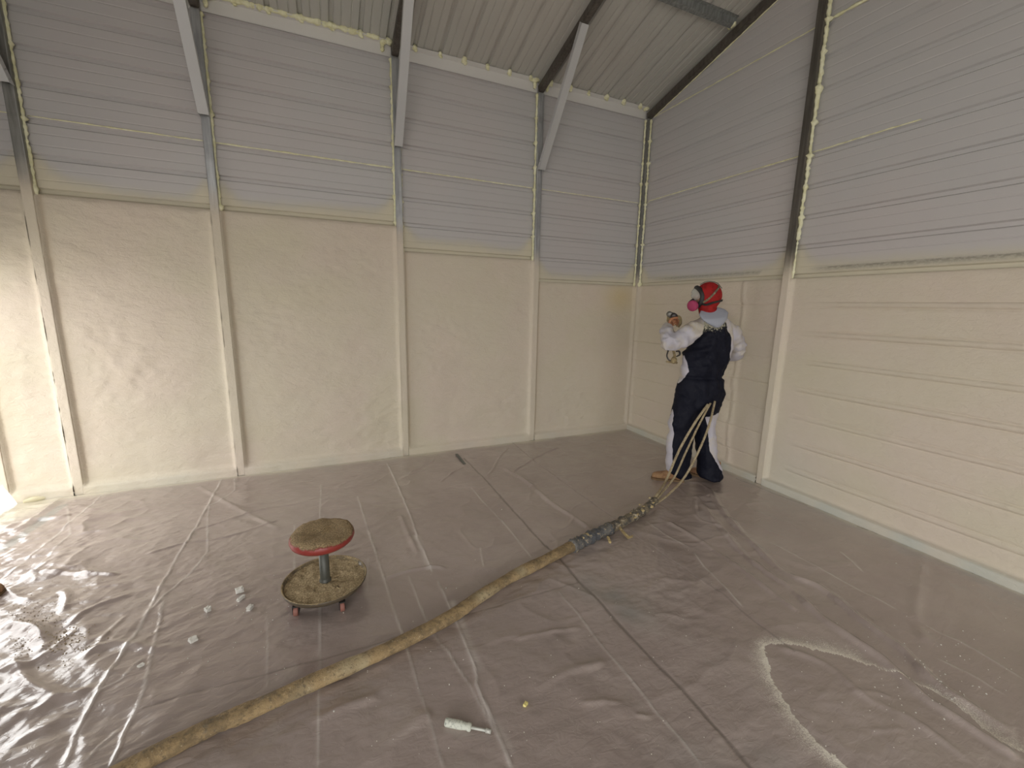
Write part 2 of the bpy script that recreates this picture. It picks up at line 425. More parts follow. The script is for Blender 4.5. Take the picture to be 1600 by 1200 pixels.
def foam_right(y0, y1, zt, seed, fine):
    """y0 > y1"""
    L = y0-y1
    e = np.concatenate([[0, .006, .014, .024], np.arange(.04, L-.03, .02), [L-.02, L-.008, L]])
    zb = [0.0, .012, .045, .058, .064, .07, .08, .095, .115]
    zs = list(zb)+list(np.arange(.135, zt-.02, .022))+[zt-.012, zt-.004, zt]
    for k in range(1, 9):
        c = k*RIB-.008
        if .14 < c < zt-.05: zs += [c+d for d in ((-.030, -.025, -.020, -.014, .014, .020, .025, .030) if fine else (-.012, -.006, -.003, 0, .003, .006))]
    zs = np.array(sorted(set(np.round(zs, 4))))
    E, Z = np.meshgrid(e, zs, indexing='ij'); Y = y0-E
    th = .022+.002*fbm(Y*3, Z*4, seed)+.0008*fbm(Y*25, Z*34, seed+5, 3)
    for k in range(1, 9):
        c = k*RIB-.008
        if not (.14 < c < zt-.05): continue
        d = np.abs(Z-c)
        if fine:
            fade = ss(.03+.05*(k % 3), .30+.05*(k % 4), E)*(.85+.25*vn(Y*1.2, Z*0+k, 3))
            th += fade*(.011*np.exp(-(d/.015)**4)-.008*np.exp(-((d-.0235)/.005)**2))
        else:
            th += -(.006+.003*vn(Y*3, Z*0+k, 2))*np.exp(-(d/.005)**2)
    if not fine:
        yc = -1.52+.02*vn(Z*7, Z*0, 2)+.012*(Z-1)
        th += .012*np.exp(-((Y-yc)/.014)**2)-.007*np.exp(-((Y-yc-.018)/.006)**2)
    eE = L-E
    if fine: th = np.where(E < .03, th+.034*(1-ss(.0, .026, E)), th)
    else: th = np.where(eE < .02, th*ss(-.004, .015, eE), th); th = th+.02*np.exp(-(E/.03)**2)
    base = 1-ss(.058, .078, Z); th = th*(1-base)+(.068+.0015*fbm(Y*9, Z*0, seed+2))*base
    th = th*np.where(zt-Z < .02, .30+.70*np.sqrt(np.clip((zt-Z)/.02, 0, 1)), 1)
    tan = (0 if fine else 1)*.7*np.exp(-(eE/.008)**2)*np.ones_like(Z)
    grid('foam_infill', -th, Y, Z, MF, wall_right, True, {'tan': tan, 'gray': base*(.75+.4*vn(Y*6, Z*0, 3))+.35*np.exp(-((E-.2)/.25)**2)*(1-ss(.1, .7, Z))*(1 if fine else 0)}, flip=False)
foam_right(-T, RY+T/2, 1.805, 31, False)
foam_right(RY-T/2, -3.67, 1.805, 41, True)
foam_right(-3.73, -9.15, 1.805, 47, True)

# fresh yellow foam beads sealing the frame and the sheet laps
def bead(P, r, parent, seed, lump=.6, step=.018, every=None, n=7):
    rnd = random.Random(seed); P = [Vector(p) for p in P]
    pts = []; rr = []
    for a, b in zip(P, P[1:]):
        L = (b-a).length; m = max(2, int(L/step))
        for i in range(m):
            q = a.lerp(b, i/m); pts.append(q+Vector([rnd.uniform(-1, 1)*r*.25 for _ in range(3)]))
            k = r*(1+rnd.uniform(-.35, lump))
            if every:
                ph = ((i*L/m) % every)/every
                if ph < .10: k *= 2.1
            rr.append(k)
    pts.append(P[-1]); rr.append(r*.5); rr[0] = r*.5
    bm = bmesh.new(); tube(bm, pts, rr, n, .18, seed)
    return obj('foam_bead', bm, MB, parent, True)
zt0 = 3.66
for i, x in enumerate(POST):
    zb_l = [2.03, 2.255, 2.255, 2.265][i]; zb_r = [1.81, 2.03, 2.25, 2.25][i]
    if i < 2: bead([(x-T/2-.003, -.022, zt0), (x-T/2-.003, -.022, zb_l-.12)], .0095 if i else .011, wall_back, 50+i, .5, every=RIB)
    if i == 1: bead([(x+T/2+.002, -.014, 2.95), (x+T/2+.002, -.014, zb_r-.05)], .0055, wall_back, 60+i, .7, every=RIB)
    if i >= 2: bead([(x+T/2+.004, -.02, zt0), (x+T/2+.004, -.02, zb_r-.02)], .009, wall_back, 60+i, .6, every=RIB)
bead([(-T-.004, -.02, zt0), (-T-.004, -.02, 1.78)], .0085, wall_back, 70, .6, every=RIB)
bead([(-.02, -T-.004, zt0), (-.02, -T-.004, 1.74)], .0095, wall_right, 71, .7, every=RIB)
bead([(-.022, RY-T/2-.006, zu(RY)-.02), (-.022, RY-T/2-.006, 3.2), (-.022, RY-T/2-.005, 2.1)], .013, wall_right, 72, .5, every=RIB)
bead([(-.022, RY-T/2-.004, 2.1), (-.022, RY-T/2-.004, 1.80)], .006, wall_right, 73, .7, every=RIB)
zl = 3*S+.02
bx = [XL+.07, POST[3]-T/2, POST[3]+T/2+.02, POST[2]-T/2, POST[2]+T/2, POST[1]-T/2, POST[1]+T/2, POST[0]-T/2, POST[0]+T/2, -T]
for i in range(0, 10, 2):
    bead([(bx[i], -.001, zl), (bx[i+1], -.001, zl)], (.0045, .0045, .0055, .0045, .0035)[i//2], wall_back, 80+i, .3, .04, n=6)
bead([(-.001, -T, zl-.005), (-.001, -.12, zl+.012), (-.001, RY+T/2, zl)], .005, wall_right, 95, .3, .04, n=6)
bead([(-.001, RY-T/2, zl), (-.001, -2.62, zl)], .005, wall_right, 96, .3, .04, n=6)
bead([(-.001, -.09, 4*S+.018), (-.001, RY+T/2, 4*S+.018)], .0045, wall_right, 97, .4, .04, n=6)
bead([(-.001, RY-T/2, 4*S+.02), (-.001, -2.4, 4*S+.02)], .009, wall_right, 98, .6, .03, n=6)
bead([(-.004, -.08, zu(-.08)-.004), (-.004, -1.86, zu(-1.86)-.004)], .005, ceiling, 99, .5, .03, n=6)
# foam dabs along the eave, one at each roof rib
xs = [k*RIB+.05 for k in range(-25, 0)]
for k, x in enumerate(xs):
    if x > -.05: continue
    bm = bmesh.new(); s_ = random.Random(k).uniform(.8, 1.25)*.021
    if any(abs(x-p) < .05 for p in POST): continue
    ico(bm, (x, -.045, 3.775), s_, 2, (1.1, 1.2, 1.1), .16, k); ico(bm, (x+.010, -.040, 3.757), s_*.7, 2, (1.2, .8, 1), .2, k+50)
    obj('foam_dab', bm, MB, ceiling, True)
bead([(POST[2]+.1, -.046, 3.778), (POST[1]-.12, -.046, 3.778)], .016, ceiling, 120, .8, .02)
bead([(POST[3]+.25, -.038, 3.775), (POST[2]-.1, -.038, 3.775)], .012, ceiling, 121, .8, .02)
for i, x in enumerate(POST+[-T/2]):
    for s in ((-1, 1) if i < 4 else (-1,)):
        bm = bmesh.new(); rnd = random.Random(i*3+s)
        for k in range(5 if i < 3 else 3):
            ico(bm, (x+s*(T/2+.012+.012*(k if i < 3 else k*.5)), -.046, 3.768-.003*k), .020*rnd.uniform(.8, 1.2), 2, (1.1, .9, .9), .18, k+i*9)
        for k in range(4 if i in (1, 0, 2) else 1):
            ico(bm, (x+s*(T/2+.075 if i == 1 else T/2+.04), -.036, 3.755-.018*k), .017*rnd.uniform(.8, 1.2), 2, (1, .8, 1.2), .2, k+i*5)
        obj('foam_dab', bm, MB, ceiling, True)
p = on(0, -.07, 1146, 34)
bm = bmesh.new()
for k in range(5): ico(bm, (-.082, p[1]-.02+.012*k, zu(p[1])+.08+.005*(k % 2)), .019, 2, (1, 1, 1), .25, k)
obj('foam_dab', bm, MB, ceiling, True)

#==FLOOR==
# ------------------------------------------------------------------ floor slab, ground outside
def m_slab():
    m = mat('concrete', (.42, .40, .37), .6); t = NT(m)
    t.col(t.mix(t.ramp(t.noise(3, 5), .35, .7), (.40, .385, .36), (.54, .52, .49))); t.bump(t.noise(60, 4), .004, .4); return m
M_SLAB = m_slab()
floor = empty('floor', (0, 0, 0), kind='structure')
for (x0, x1, y0, y1) in ((XL, -3.0, -4.6, .03), (-3.0, .03, -4.6, .03), (XL, -3.0, YF, -4.6), (-3.0, .03, YF, -4.6)):
    bm = bmesh.new(); box(bm, x0+.003, x1-.003, y0+.003, y1-.003, -.12, -.001, .002); obj('slab_section', bm, M_SLAB, floor)
bm = bmesh.new(); box(bm, XL-40, XL-.001, -40, 40, -.2, -.03); box(bm, XL-.001, 30, -40, YF-.001, -.2, -.03)
gm = mat('pale_gravel', (.50, .48, .44), .9); t = NT(gm); t.col(t.mix(t.noise(30, 5), (.40, .38, .34), (.60, .58, .53)))
obj('ground', bm, gm, None, kind='structure')

# plastic sheeting: real height field with creases, folds and lap seams
def pts(*a): return np.array([fl(x, y)[:2] for x, y in a])
X0, X1, Y0, Y1 = XL+.03, -.072, -5.3, -.072
RES = .0066
gx = np.arange(X0, X1, RES); gx[-1] = X1; gy = np.arange(Y0, Y1, RES); gy[-1] = Y1
X, Y = np.meshgrid(gx, gy, indexing='ij')
def dist(P, pad=.25):
    """distance, side and run of every grid point near the polyline P"""
    a0, b0 = P.min(0)-pad, P.max(0)+pad
    i0, i1 = np.searchsorted(gx, [a0[0], b0[0]]); j0, j1 = np.searchsorted(gy, [a0[1], b0[1]])
    if i1 <= i0 or j1 <= j0: return None
    sl = (slice(i0, i1), slice(j0, j1)); x, y = X[sl], Y[sl]; best = np.full(x.shape, 9.0); side = np.zeros(x.shape); run = np.zeros(x.shape); acc = 0
    for p, q in zip(P, P[1:]):
        d = q-p; L2 = d@d
        if L2 < 1e-9: continue
        t = np.clip(((x-p[0])*d[0]+(y-p[1])*d[1])/L2, 0, 1); ex = x-p[0]-t*d[0]; ey = y-p[1]-t*d[1]; D = np.hypot(ex, ey)
        sd = (d[0]*(y-p[1])-d[1]*(x-p[0]))/math.sqrt(L2); k = D < best
        best[k] = D[k]; side[k] = sd[k]; run[k] = (acc+t*math.sqrt(L2))[k]; acc += math.sqrt(L2)
    return sl, best, side, run, acc
# base undulation, stretched along the sheet's pull direction
ca, sa = math.cos(.95), math.sin(.95)
Ur, Vr = X*ca-Y*sa, X*sa+Y*ca
leftw = ss(-3.9, -5.2, X+.25*(Y+2.5))
H = .0036*fbm(Ur*1.4+.4*vn(X*2, Y*2, 1), Vr*5.5, 2, 3)+.0021*fbm(X*8, Y*16+2*vn(X*2, Y*2, 4), 5, 3)
H += .0011*fbm(X*30+3*vn(X*2, Y*2, 7), Y*42, 6, 2)*ss(-.2, .4, vn(X*1.6, Y*1.6, 9))
rid = 1-np.abs(fbm(X*3.1+vn(X, Y, 3), Y*3.9, 12, 2)); H += .0045*np.clip(rid-.55, 0, 1)**2*4*(.45+.55*ss(-.3, .5, vn(X*.8, Y*.8, 5)))
rid2 = 1-np.abs(fbm(X*2.8, Y*2.4+.7*vn(X*1.5, Y*1.5, 4), 22, 3)); H += leftw*(.019*np.clip(rid2-.45, 0, 1)**2*3+.0055*fbm(X*7, Y*11, 15, 3)+.0016*fbm(X*22, Y*30, 16, 2)+.0020*fbm((X*.92-Y*.38)*26+vn(X*3, Y*3, 2), (X*.38+Y*.92)*4, 18, 3))
H += .006
fold = np.zeros_like(H); dark = np.zeros_like(H); blue = np.zeros_like(H); dust = np.zeros_like(H); over = np.zeros_like(H)
def crease(P, A, wd, kind='ridge', jit=.5):
    global H
    r = dist(np.array(P) if not isinstance(P, np.ndarray) else P)
    if r is None: return
    sl, D, sd, run, L = r
    a = A*(1-jit*.5+jit*.5*vn(run*9, run*0, int(A*1e5) % 77))*ss(0, .05, run)*ss(0, .05, L-run)
    wob = sd+.004*vn(run*14, run*0+3, 5)
    inL = ss(wd*8, wd*4, D)
    if kind == 'ridge': H[sl] += a*np.exp(-np.abs(np.where(D < 9, wob, 9))/wd)*inL*(D < wd*8)
    elif kind == 'soft': H[sl] += a*np.exp(-(D/wd)**2)
    elif kind == 'step': H[sl] += a*ss(-wd, wd, wob)*np.exp(-(D/(wd*9))**2)
cr = [
 (((502,757),(500,800),(500,940),(500,1040),(498,1100),(497,1210)), .0055,.0035),
 (((604,724),(614,744),(628,775),(642,810),(652,840),(665,870),(676,896)), .013,.008),
 (((683,906),(700,945),(718,985),(740,1040),(745,1060),(744,1072),(752,1090),(775,1140),(802,1210)), .013,.009),
 (((558,775),(575,830),(592,880),(615,955),(628,990),(640,1030),(655,1080),(675,1140),(695,1210)), .008,.005),
 (((638,898),(655,945),(675,990),(700,1020),(715,1045),(735,1075),(760,1120),(790,1175)), .006,.005),
 (((347,749),(325,791),(296,842),(277,870),(265,895),(240,940),(217,985),(207,1000),(185,1035),(150,1090),(117,1150),(98,1210)), .014,.009),
 (((366,747),(367,767),(345,783),(327,791),(324,815),(324,865),(300,895),(257,932),(225,967)), .008,.005),
 (((256,940),(245,990),(235,1035),(225,1080),(212,1115),(192,1152),(173,1210)), .011,.006),
 (((195,1135),(150,1177),(125,1205)), .009,.006),(((230,1025),(190,1065),(160,1080),(130,1110)),.006,.006),
 (((164,770),(145,789),(125,805),(107,820),(80,845),(52,867),(25,890),(0,907)), .011,.009),
 (((105,790),(110,835),(85,860),(60,890),(50,915)), .006,.008),
 (((870,922),(885,942),(900,957),(930,997),(957,1030),(985,1062),(1007,1090),(1022,1110),(1035,1125),(1062,1155),(1098,1200)), .006,.004),
 (((735,762),(755,785),(772,802),(795,827),(815,853),(832,875)), .0045,.005),
 (((1082,862),(1100,887),(1130,917),(1162,952)), .007,.008),
 (((1200,847),(1240,868),(1300,900),(1340,922),(1375,940),(1407,957)), .006,.008),
 (((1440,975),(1470,992),(1500,1005),(1550,1035),(1605,1068)), .010,.011),
 (((1460,1030),(1512,1055),(1575,1092)), .007,.010),
 (((1310,862),(1330,878),(1350,897)), .007,.010),(((750,855),(753,875),(756,890)), .005,.006),
 (((1008,815),(1040,838),(1080,858)), .006,.012),(((460,820),(460,900),(458,960)),.002,.004),(((417,960),(418,1010),(417,1080)),.003,.004),(((575,870),(574,930)),.002,.004),
]
for P, A, wd in cr: crease(pts(*P), A*.62, wd*.62)
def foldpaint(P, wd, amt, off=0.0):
    """milkier doubled film and crease highlight painted lighter along a fold"""
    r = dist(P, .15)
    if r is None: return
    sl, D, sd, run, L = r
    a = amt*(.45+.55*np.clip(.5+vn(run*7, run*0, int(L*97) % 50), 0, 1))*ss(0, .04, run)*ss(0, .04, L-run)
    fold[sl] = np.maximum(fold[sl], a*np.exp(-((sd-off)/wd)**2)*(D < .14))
for P, A, wd in cr: foldpaint(pts(*P), .0042+.1*A, .35+40*A)  # also paints the bright highlight lines of the creases
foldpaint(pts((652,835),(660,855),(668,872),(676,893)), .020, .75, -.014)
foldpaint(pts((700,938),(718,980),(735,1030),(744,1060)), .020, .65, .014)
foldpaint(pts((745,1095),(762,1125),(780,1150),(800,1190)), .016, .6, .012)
for P, A, wd in [
 (((1085,775),(1095,787),(1125,825),(1155,860),(1200,897),(1240,925),(1275,960),(1330,1000),(1375,1030),(1417,1067),(1450,1097),(1500,1130),(1600,1195)), .016,.024),
 (((1107,762),(1120,785),(1135,807),(1175,850),(1225,895),(1285,922),(1350,975),(1412,1020),(1450,1060),(1500,1097),(1590,1150)), .016,.026),
 (((1085,780),(1090,810),(1120,822),(1165,845)), .009,.016),(((1040,815),(1100,850),(1150,885),(1215,935),(1250,960)), .009,.02),
 (((800,740),(815,730),(832,720),(853,708),(875,700)), .010,.012),(((760,747),(770,735),(775,725),(785,710),(795,700)), .009,.013),
 (((785,732),(825,755),(862,787),(900,812),(925,830)), .010,.022),(((687,755),(705,742),(725,730)), .007,.011),(((637,742),(660,730),(680,720)), .006,.011),
 (((600,905),(640,893),(675,887),(700,890)), .010,.014),(((625,805),(640,840),(655,870)), .006,.02),
 (((800,1002),(850,990),(912,982)), .007,.012),(((830,1085),(860,1065),(890,1050),(950,1035)), .008,.022),(((900,1100),(940,1099),(978,1101)), .006,.012),(((985,1115),(1010,1122),(1025,1120)), .006,.01),
 (((400,850),(460,835),(530,815)), .005,.02),(((300,830),(360,812),(420,795),(520,780)), .006,.016),(((310,760),(360,790),(440,830)), .007,.02),(((225,870),(290,850),(360,838),(440,812)), .006,.015),
 (((330,960),(360,950),(420,930)), .005,.02),(((420,1160),(470,1140),(520,1115),(600,1085)), .008,.025),(((560,1200),(620,1150),(680,1110)), .008,.03),(((480,1100),(560,1060),(640,1020)), .005,.03),
 (((1420,800),(1440,850),(1440,900),(1430,960),(1450,1010)), .008,.03),(((1320,1085),(1370,1085),(1400,1095)), .008,.014),(((1350,1145),(1400,1142),(1420,1145)), .008,.012),(((1210,1010),(1290,1040),(1350,1090),(1420,1125),(1520,1195)), .009,.02),
 (((120,1040),(150,1018),(190,1008),(240,1015),(290,1012)), .012,.025),(((0,985),(30,980),(60,990),(70,1010),(60,1025)), .022,.03),(((20,1030),(35,1060),(60,1080),(110,1090),(150,1075)), .020,.028),
 (((0,830),(40,815),(110,808)), .010,.03),(((35,898),(80,895),(130,897),(190,899)), .014,.016),(((95,920),(105,935),(98,960)), .012,.02),(((10,920),(30,935),(60,940)), .012,.022),(((100,985),(130,960),(160,945),(210,930)), .012,.02),
 (((0,1130),(60,1110),(100,1085)), .012,.028),(((0,1180),(50,1150),(100,1130)), .012,.028),(((150,1020),(170,990),(200,960)), .006,.015)]:
    P = pts(*P); crease(np.array(spline(P, len(P)*5)), A*1.35, wd*.85, 'soft', .7)
def paint(arr, P, wd, amt, soft=True, ends=False):
    r = dist(P, .12)
    if r is None: return
    sl, D, sd, run, L = r
    v = amt*(1-ss(wd*.55, wd*1.45, D)); arr[sl] = np.maximum(arr[sl], v)
# lap seams between the film strips (upper strip ends in a small step)
j1 = pts((725,717),(760,752),(800,797),(850,852),(862,862),(877,877),(905,910),(925,930),(975,985),(1032,1045),(1065,1077),(1112,1132),(1172,1200),(1200,1232))
j2 = pts((800,692),(835,722),(887,760),(960,812),(1000,842),(1045,875),(1087,902),(1130,930),(1160,957),(1219,1003),(1240,1020))
j3 = pts((225,1110),(300,1085),(400,1059),(500,1032),(575,1012),(610,1000),(700,970),(800,942),(905,911))
crease(j1, -.004, .006, 'ridge', .2); paint(dark, j1, .0075, .7)
crease(j2, .004, .010, 'step', .2); paint(dark, j2, .005, .42)
crease(j3, -.002, .004, 'ridge', .2); paint(dark, j3, .004, .45)
paint(dark, pts((1003,676),(1022,684),(1045,695)), .012, .9)
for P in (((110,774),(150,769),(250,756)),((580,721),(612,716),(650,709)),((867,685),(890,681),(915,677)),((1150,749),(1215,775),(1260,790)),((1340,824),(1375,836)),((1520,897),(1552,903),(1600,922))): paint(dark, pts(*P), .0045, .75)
paint(dark, pts((712,709),(721,718),(726,726)), .013, 0)
for (cx, cy, rx, ry, a) in ((955,930,.20,.10,.8),(985,962,.13,.10,.7),(930,912,.12,.06,.6),(1190,1185,.1,.06,.5),(1080,1190,.15,.1,.2)):
    c = fl(cx, cy); q = np.exp(-(((X-c[0])*.8-(Y-c[1])*.6)/rx)**2-(((X-c[0])*.6+(Y-c[1])*.8)/ry)**2); blue = np.maximum(blue, a*q*(.7+.5*vn(X*9, Y*9, 3)))
for (cx, cy, rx, ry, a) in ((878,994,.05,.03,.8),(868,1005,.06,.03,.4),(925,1020,.04,.06,.5),(912,1045,.05,.04,.3),(985,1160,.03,.06,.3),(1105,905,.02,.02,.4),(1045,925,.03,.015,.4)):
    c = fl(cx, cy); q = np.exp(-((X-c[0])/rx)**2-((Y-c[1])/ry)**2); dark = np.maximum(dark, a*.7*q*(.7+.5*vn(X*14, Y*14, 6)))
# overspray drift around a bare outline where something stood (lower right)
OUT = pts((1600,1180),(1560,1160),(1500,1110),(1455,1080),(1420,1067),(1400,1055),(1370,1044),(1350,1040),(1330,1030),(1290,1022),(1250,1012),(1219,1007),(1205,1006),(1196,1012),(1198,1025),(1204,1045),(1206,1062),(1220,1085),(1238,1118),(1260,1140),(1275,1160),(1300,1180),(1325,1202))
r = dist(OUT, .4); sl, D, sd, run, L = r
edge = sd+.006*fbm(X[sl]*45, Y[sl]*45, 3, 3)
wdt = np.interp(run/L, [0, .1, .2, .30, .36, .42, .50, .58, .68, .8, 1.0], [.09, .09, .02, .015, .08, .09, .06, .045, .06, .075, .08])
dv = np.where(edge > 0, 0, np.exp(-np.clip(-edge, 0, 9)/np.maximum(wdt, .004)))
# decide which side is outside by testing a point known to lie inside the outline
ci = fl(1300, 1080); iin = (np.abs(X[sl]-ci[0]) < RES) & (np.abs(Y[sl]-ci[1]) < RES)
if iin.any() and sd[iin].mean() < 0:
    dv = np.where(edge < 0, 0, np.exp(-np.clip(edge, 0, 9)/np.maximum(wdt, .004)))
dust[sl] = np.maximum(dust[sl], dv*(.95+.25*vn(run*6, run*0, 4)))
# overspray along the walls
dW = np.minimum(-T-Y, -T-X*1.0)
over = np.exp(-(np.clip(-.06-Y, 0, 9)/(.06+.03*vn(X*3, Y*0, 2)))**2)*.95
over = np.maximum(over, np.exp(-(np.clip(-.06-X, 0, 9)/(.045+.02*vn(Y*3, X*0, 8)))**2)*.75)
over = np.maximum(over, .9*ss(-5.40, -5.62, X-.5*(Y+.2))*ss(-1.0, -.4, Y))
# dark strip near the back-left corner
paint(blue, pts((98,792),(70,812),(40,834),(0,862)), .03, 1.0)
clampz = ss(.0, .12, -.06-Y)*ss(0, .12, -.06-X)
H = .004+(np.maximum(H, .0015)-.004)*(.3+.7*clampz)
H = np.maximum(H, .0015)
grid_spec = (gx, gy)
def zf(x, y):
    i = int(np.clip((x-X0)/RES, 0, len(gx)-1)); j = int(np.clip((y-Y0)/RES, 0, len(gy)-1)); return float(H[i, j])
def m_film():
    m = mat('plastic_film', (.33, .285, .25), .3, spec=.5, coat=1.0, coat_r=.05); t = NT(m); t.b.inputs['Coat IOR'].default_value = 1.65
    c = t.mix(t.ramp(t.noise(1.2, 4, .6), .38, .66), (.345, .283, .258), (.40, .335, .305))
    c = t.mix(t.ramp(t.noise(3.2, 5, .65, None, .6), .52, .75, 0, .5), c, (.43, .375, .335))
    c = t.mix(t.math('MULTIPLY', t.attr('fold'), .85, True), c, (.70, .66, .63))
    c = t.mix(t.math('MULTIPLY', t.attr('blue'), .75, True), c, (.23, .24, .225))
    c = t.mix(t.math('MULTIPLY', t.attr('over'), 1.0, True), c, (.66, .62, .50))
    g = t.noise(260, 2, .6); d = t.math('ADD', t.attr('dust'), t.math('MULTIPLY', t.math('SUBTRACT', g, .5), 1.3))
    g2 = t.math('MULTIPLY', t.ramp(d, .32, .95), t.ramp(t.attr('dust'), .02, .12))
    c = t.mix(g2, c, (.80, .76, .66))
    sp = t.ramp(t.noise(150, 1, .5), .775, .80); sp = t.math('MULTIPLY', sp, t.ramp(t.noise(2.0, 2), .42, .62))
    c = t.mix(sp, c, (.75, .72, .62))
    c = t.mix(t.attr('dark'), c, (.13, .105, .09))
    t.col(c)
    rg = t.ramp(t.noise(2.2, 4), .3, .7, .28, .42)
    rg = t.math('ADD', rg, t.math('MULTIPLY', t.math('ADD', g2, t.attr('over'), True), .35))
    t.inp('Roughness', rg)
    h = t.math('ADD', t.noise(30, 4, .6, t.coords((.6, 1.2, 1)), 1.0), t.math('MULTIPLY', g2, .25)); t.bump(h, .004, .7)
    t.l(t.b.inputs['Normal'].links[0].from_socket, t.b.inputs['Coat Normal'])
    return m
M_FILM = m_film()
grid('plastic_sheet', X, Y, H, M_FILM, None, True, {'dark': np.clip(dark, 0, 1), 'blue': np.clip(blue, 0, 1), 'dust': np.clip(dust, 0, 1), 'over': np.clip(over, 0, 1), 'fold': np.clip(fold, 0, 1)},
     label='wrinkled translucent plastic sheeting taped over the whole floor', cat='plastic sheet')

#==OBJECTS==
# ------------------------------------------------------------------ rolling stool
def dusty(name, under, dustc, lo=.35, hi=.6, sc_=18, rough=.8):
    m = mat(name, under, .4); t = NT(m)
    n = t.noise(sc_, 6, .7); g = t.noise(160, 3, .6)
    up = t.n('ShaderNodeNewGeometry'); sx = t.n('ShaderNodeSeparateXYZ'); t.l(up.outputs['Normal'], sx.inputs[0])
    f = t.ramp(t.math('ADD', n, t.math('MULTIPLY', sx.outputs[2], .42)), lo, hi)
    dc = t.mix(t.ramp(g, .35, .65), tuple(v*.62 for v in dustc), tuple(min(1, v*1.25) for v in dustc))
    dc = t.mix(t.ramp(t.noise(11, 4), .5, .7, 0, .6), dc, tuple(v*.6 for v in dustc))
    t.col(t.mix(f, under, dc)); t.inp('Roughness', t.ramp(f, 0, 1, .35, rough))
    t.bump(t.math('MULTIPLY', t.math('ADD', n, g), f), .01, .8); return m
DUST = (.45, .345, .19)
SX, SY = -3.64, -2.065
stool = empty('rolling_stool', (SX, SY, .006), label='low rolling stool with dusty round red seat above a round tool tray', cat='stool')
ms = dusty('dusty_red_vinyl', (.27, .04, .032), (.37, .27, .145), .62, .80)
bm = bmesh.new(); R = []
prof = [(0.0, .318), (.08, .317), (.13, .318), (.141, .322), (.151, .331), (.156, .345), (.154, .359), (.147, .368), (.132, .373), (.115, .3745), (.09, .374), (.05, .373), (.0005, .3725)]
n = 56
for r_, z_ in prof:
    rr_ = max(r_, .0005)
    R.append([Vector((SX+rr_*math.cos(a), SY+rr_*math.sin(a), z_+(.0065*fbm(np.array(rr_*math.cos(a)*22), np.array(rr_*math.sin(a)*22), 4, 3)-.004*math.cos(rr_*16)) * (1 if z_ > .365 else 0))) for a in [2*PI*k/n for k in range(n)]])
rings(bm, R); seat = obj('seat', bm, ms, stool, True, label='red vinyl seat pad under a crust of tan dust')
bm = bmesh.new(); lathe(bm, [(.02, .298), (.075, .300), (.078, .304), (.078, .318), (.02, .318)], 24, Matrix.Translation((SX, SY, 0)))
M_BLKST = m_steel('grimy_steel', (.085, .088, .075), None, .45, .2)
obj('seat_plate', bm, M_BLKST, stool, True)
bm = bmesh.new(); lathe(bm, [(.026, .085), (.029, .088), (.029, .100), (.0255, .103), (.0245, .115), (.0235, .30)], 24, Matrix.Translation((SX, SY, 0)))
obj('column', bm, M_BLKST, stool, True, label='dark green-gray steel column')
mt = dusty('dusty_tray', (.09, .07, .045), DUST, .60, .95, 16)
bm = bmesh.new(); TR = .205
tp = [(.0005, .080), (.19, .080), (.199, .083), (TR, .092), (TR+.003, .107), (TR, .110), (TR-.005, .107), (TR-.010, .096), (TR-.018, .0895), (.15, .0885), (.08, .089), (.026, .090)]
lathe(bm, tp, 64, Matrix.Translation((SX, SY, 0))); tray = obj('tray', bm, mt, stool, True, label='round tray base with a raised rim, full of tan dust')
nr, na = 22, 72
rr_, aa = np.meshgrid(np.linspace(.027, TR-.012, nr), np.linspace(0, 2*PI, na+1), indexing='ij')
dz = .0945+.006*fbm(rr_*np.cos(aa)*30, rr_*np.sin(aa)*30, 9, 4)+.004*ss(.12, .19, rr_)*np.abs(vn(aa*3, rr_*9, 3))
md = mat('tan_dust', DUST, .95); t = NT(md); t.col(t.mix(t.ramp(t.noise(120, 4, .7), .35, .68), (.27, .20, .105), (.60, .48, .29))); t.bump(t.noise(140, 4, .7), .006, 1)
grid('dust_layer', SX+rr_*np.cos(aa), SY+rr_*np.sin(aa), dz, md, tray, True, kind='stuff')
for k, a in enumerate((3.75, .35, 1.9, 5.3)):
    bm = bmesh.new(); beam(bm, (SX+.03*math.cos(a), SY+.03*math.sin(a), .0925), (SX+.188*math.cos(a), SY+.188*math.sin(a), .0915), .006, .006, bev=.0015)
    obj('tray_divider', bm, md, tray)
M_CAST = mat('worn_red_wheel', (.30, .13, .10), .6); M_FORK = mat('black_caster_fork', (.03, .027, .024), .5)
wh = [fl(466, 961), fl(533, 953), fl(572, 912)]
angs = [math.atan2(q[1]-SY, q[0]-SX) for q in wh]+[2.0, 3.0]
angs = [angs[0], angs[1], angs[2], 1.55, 2.9]
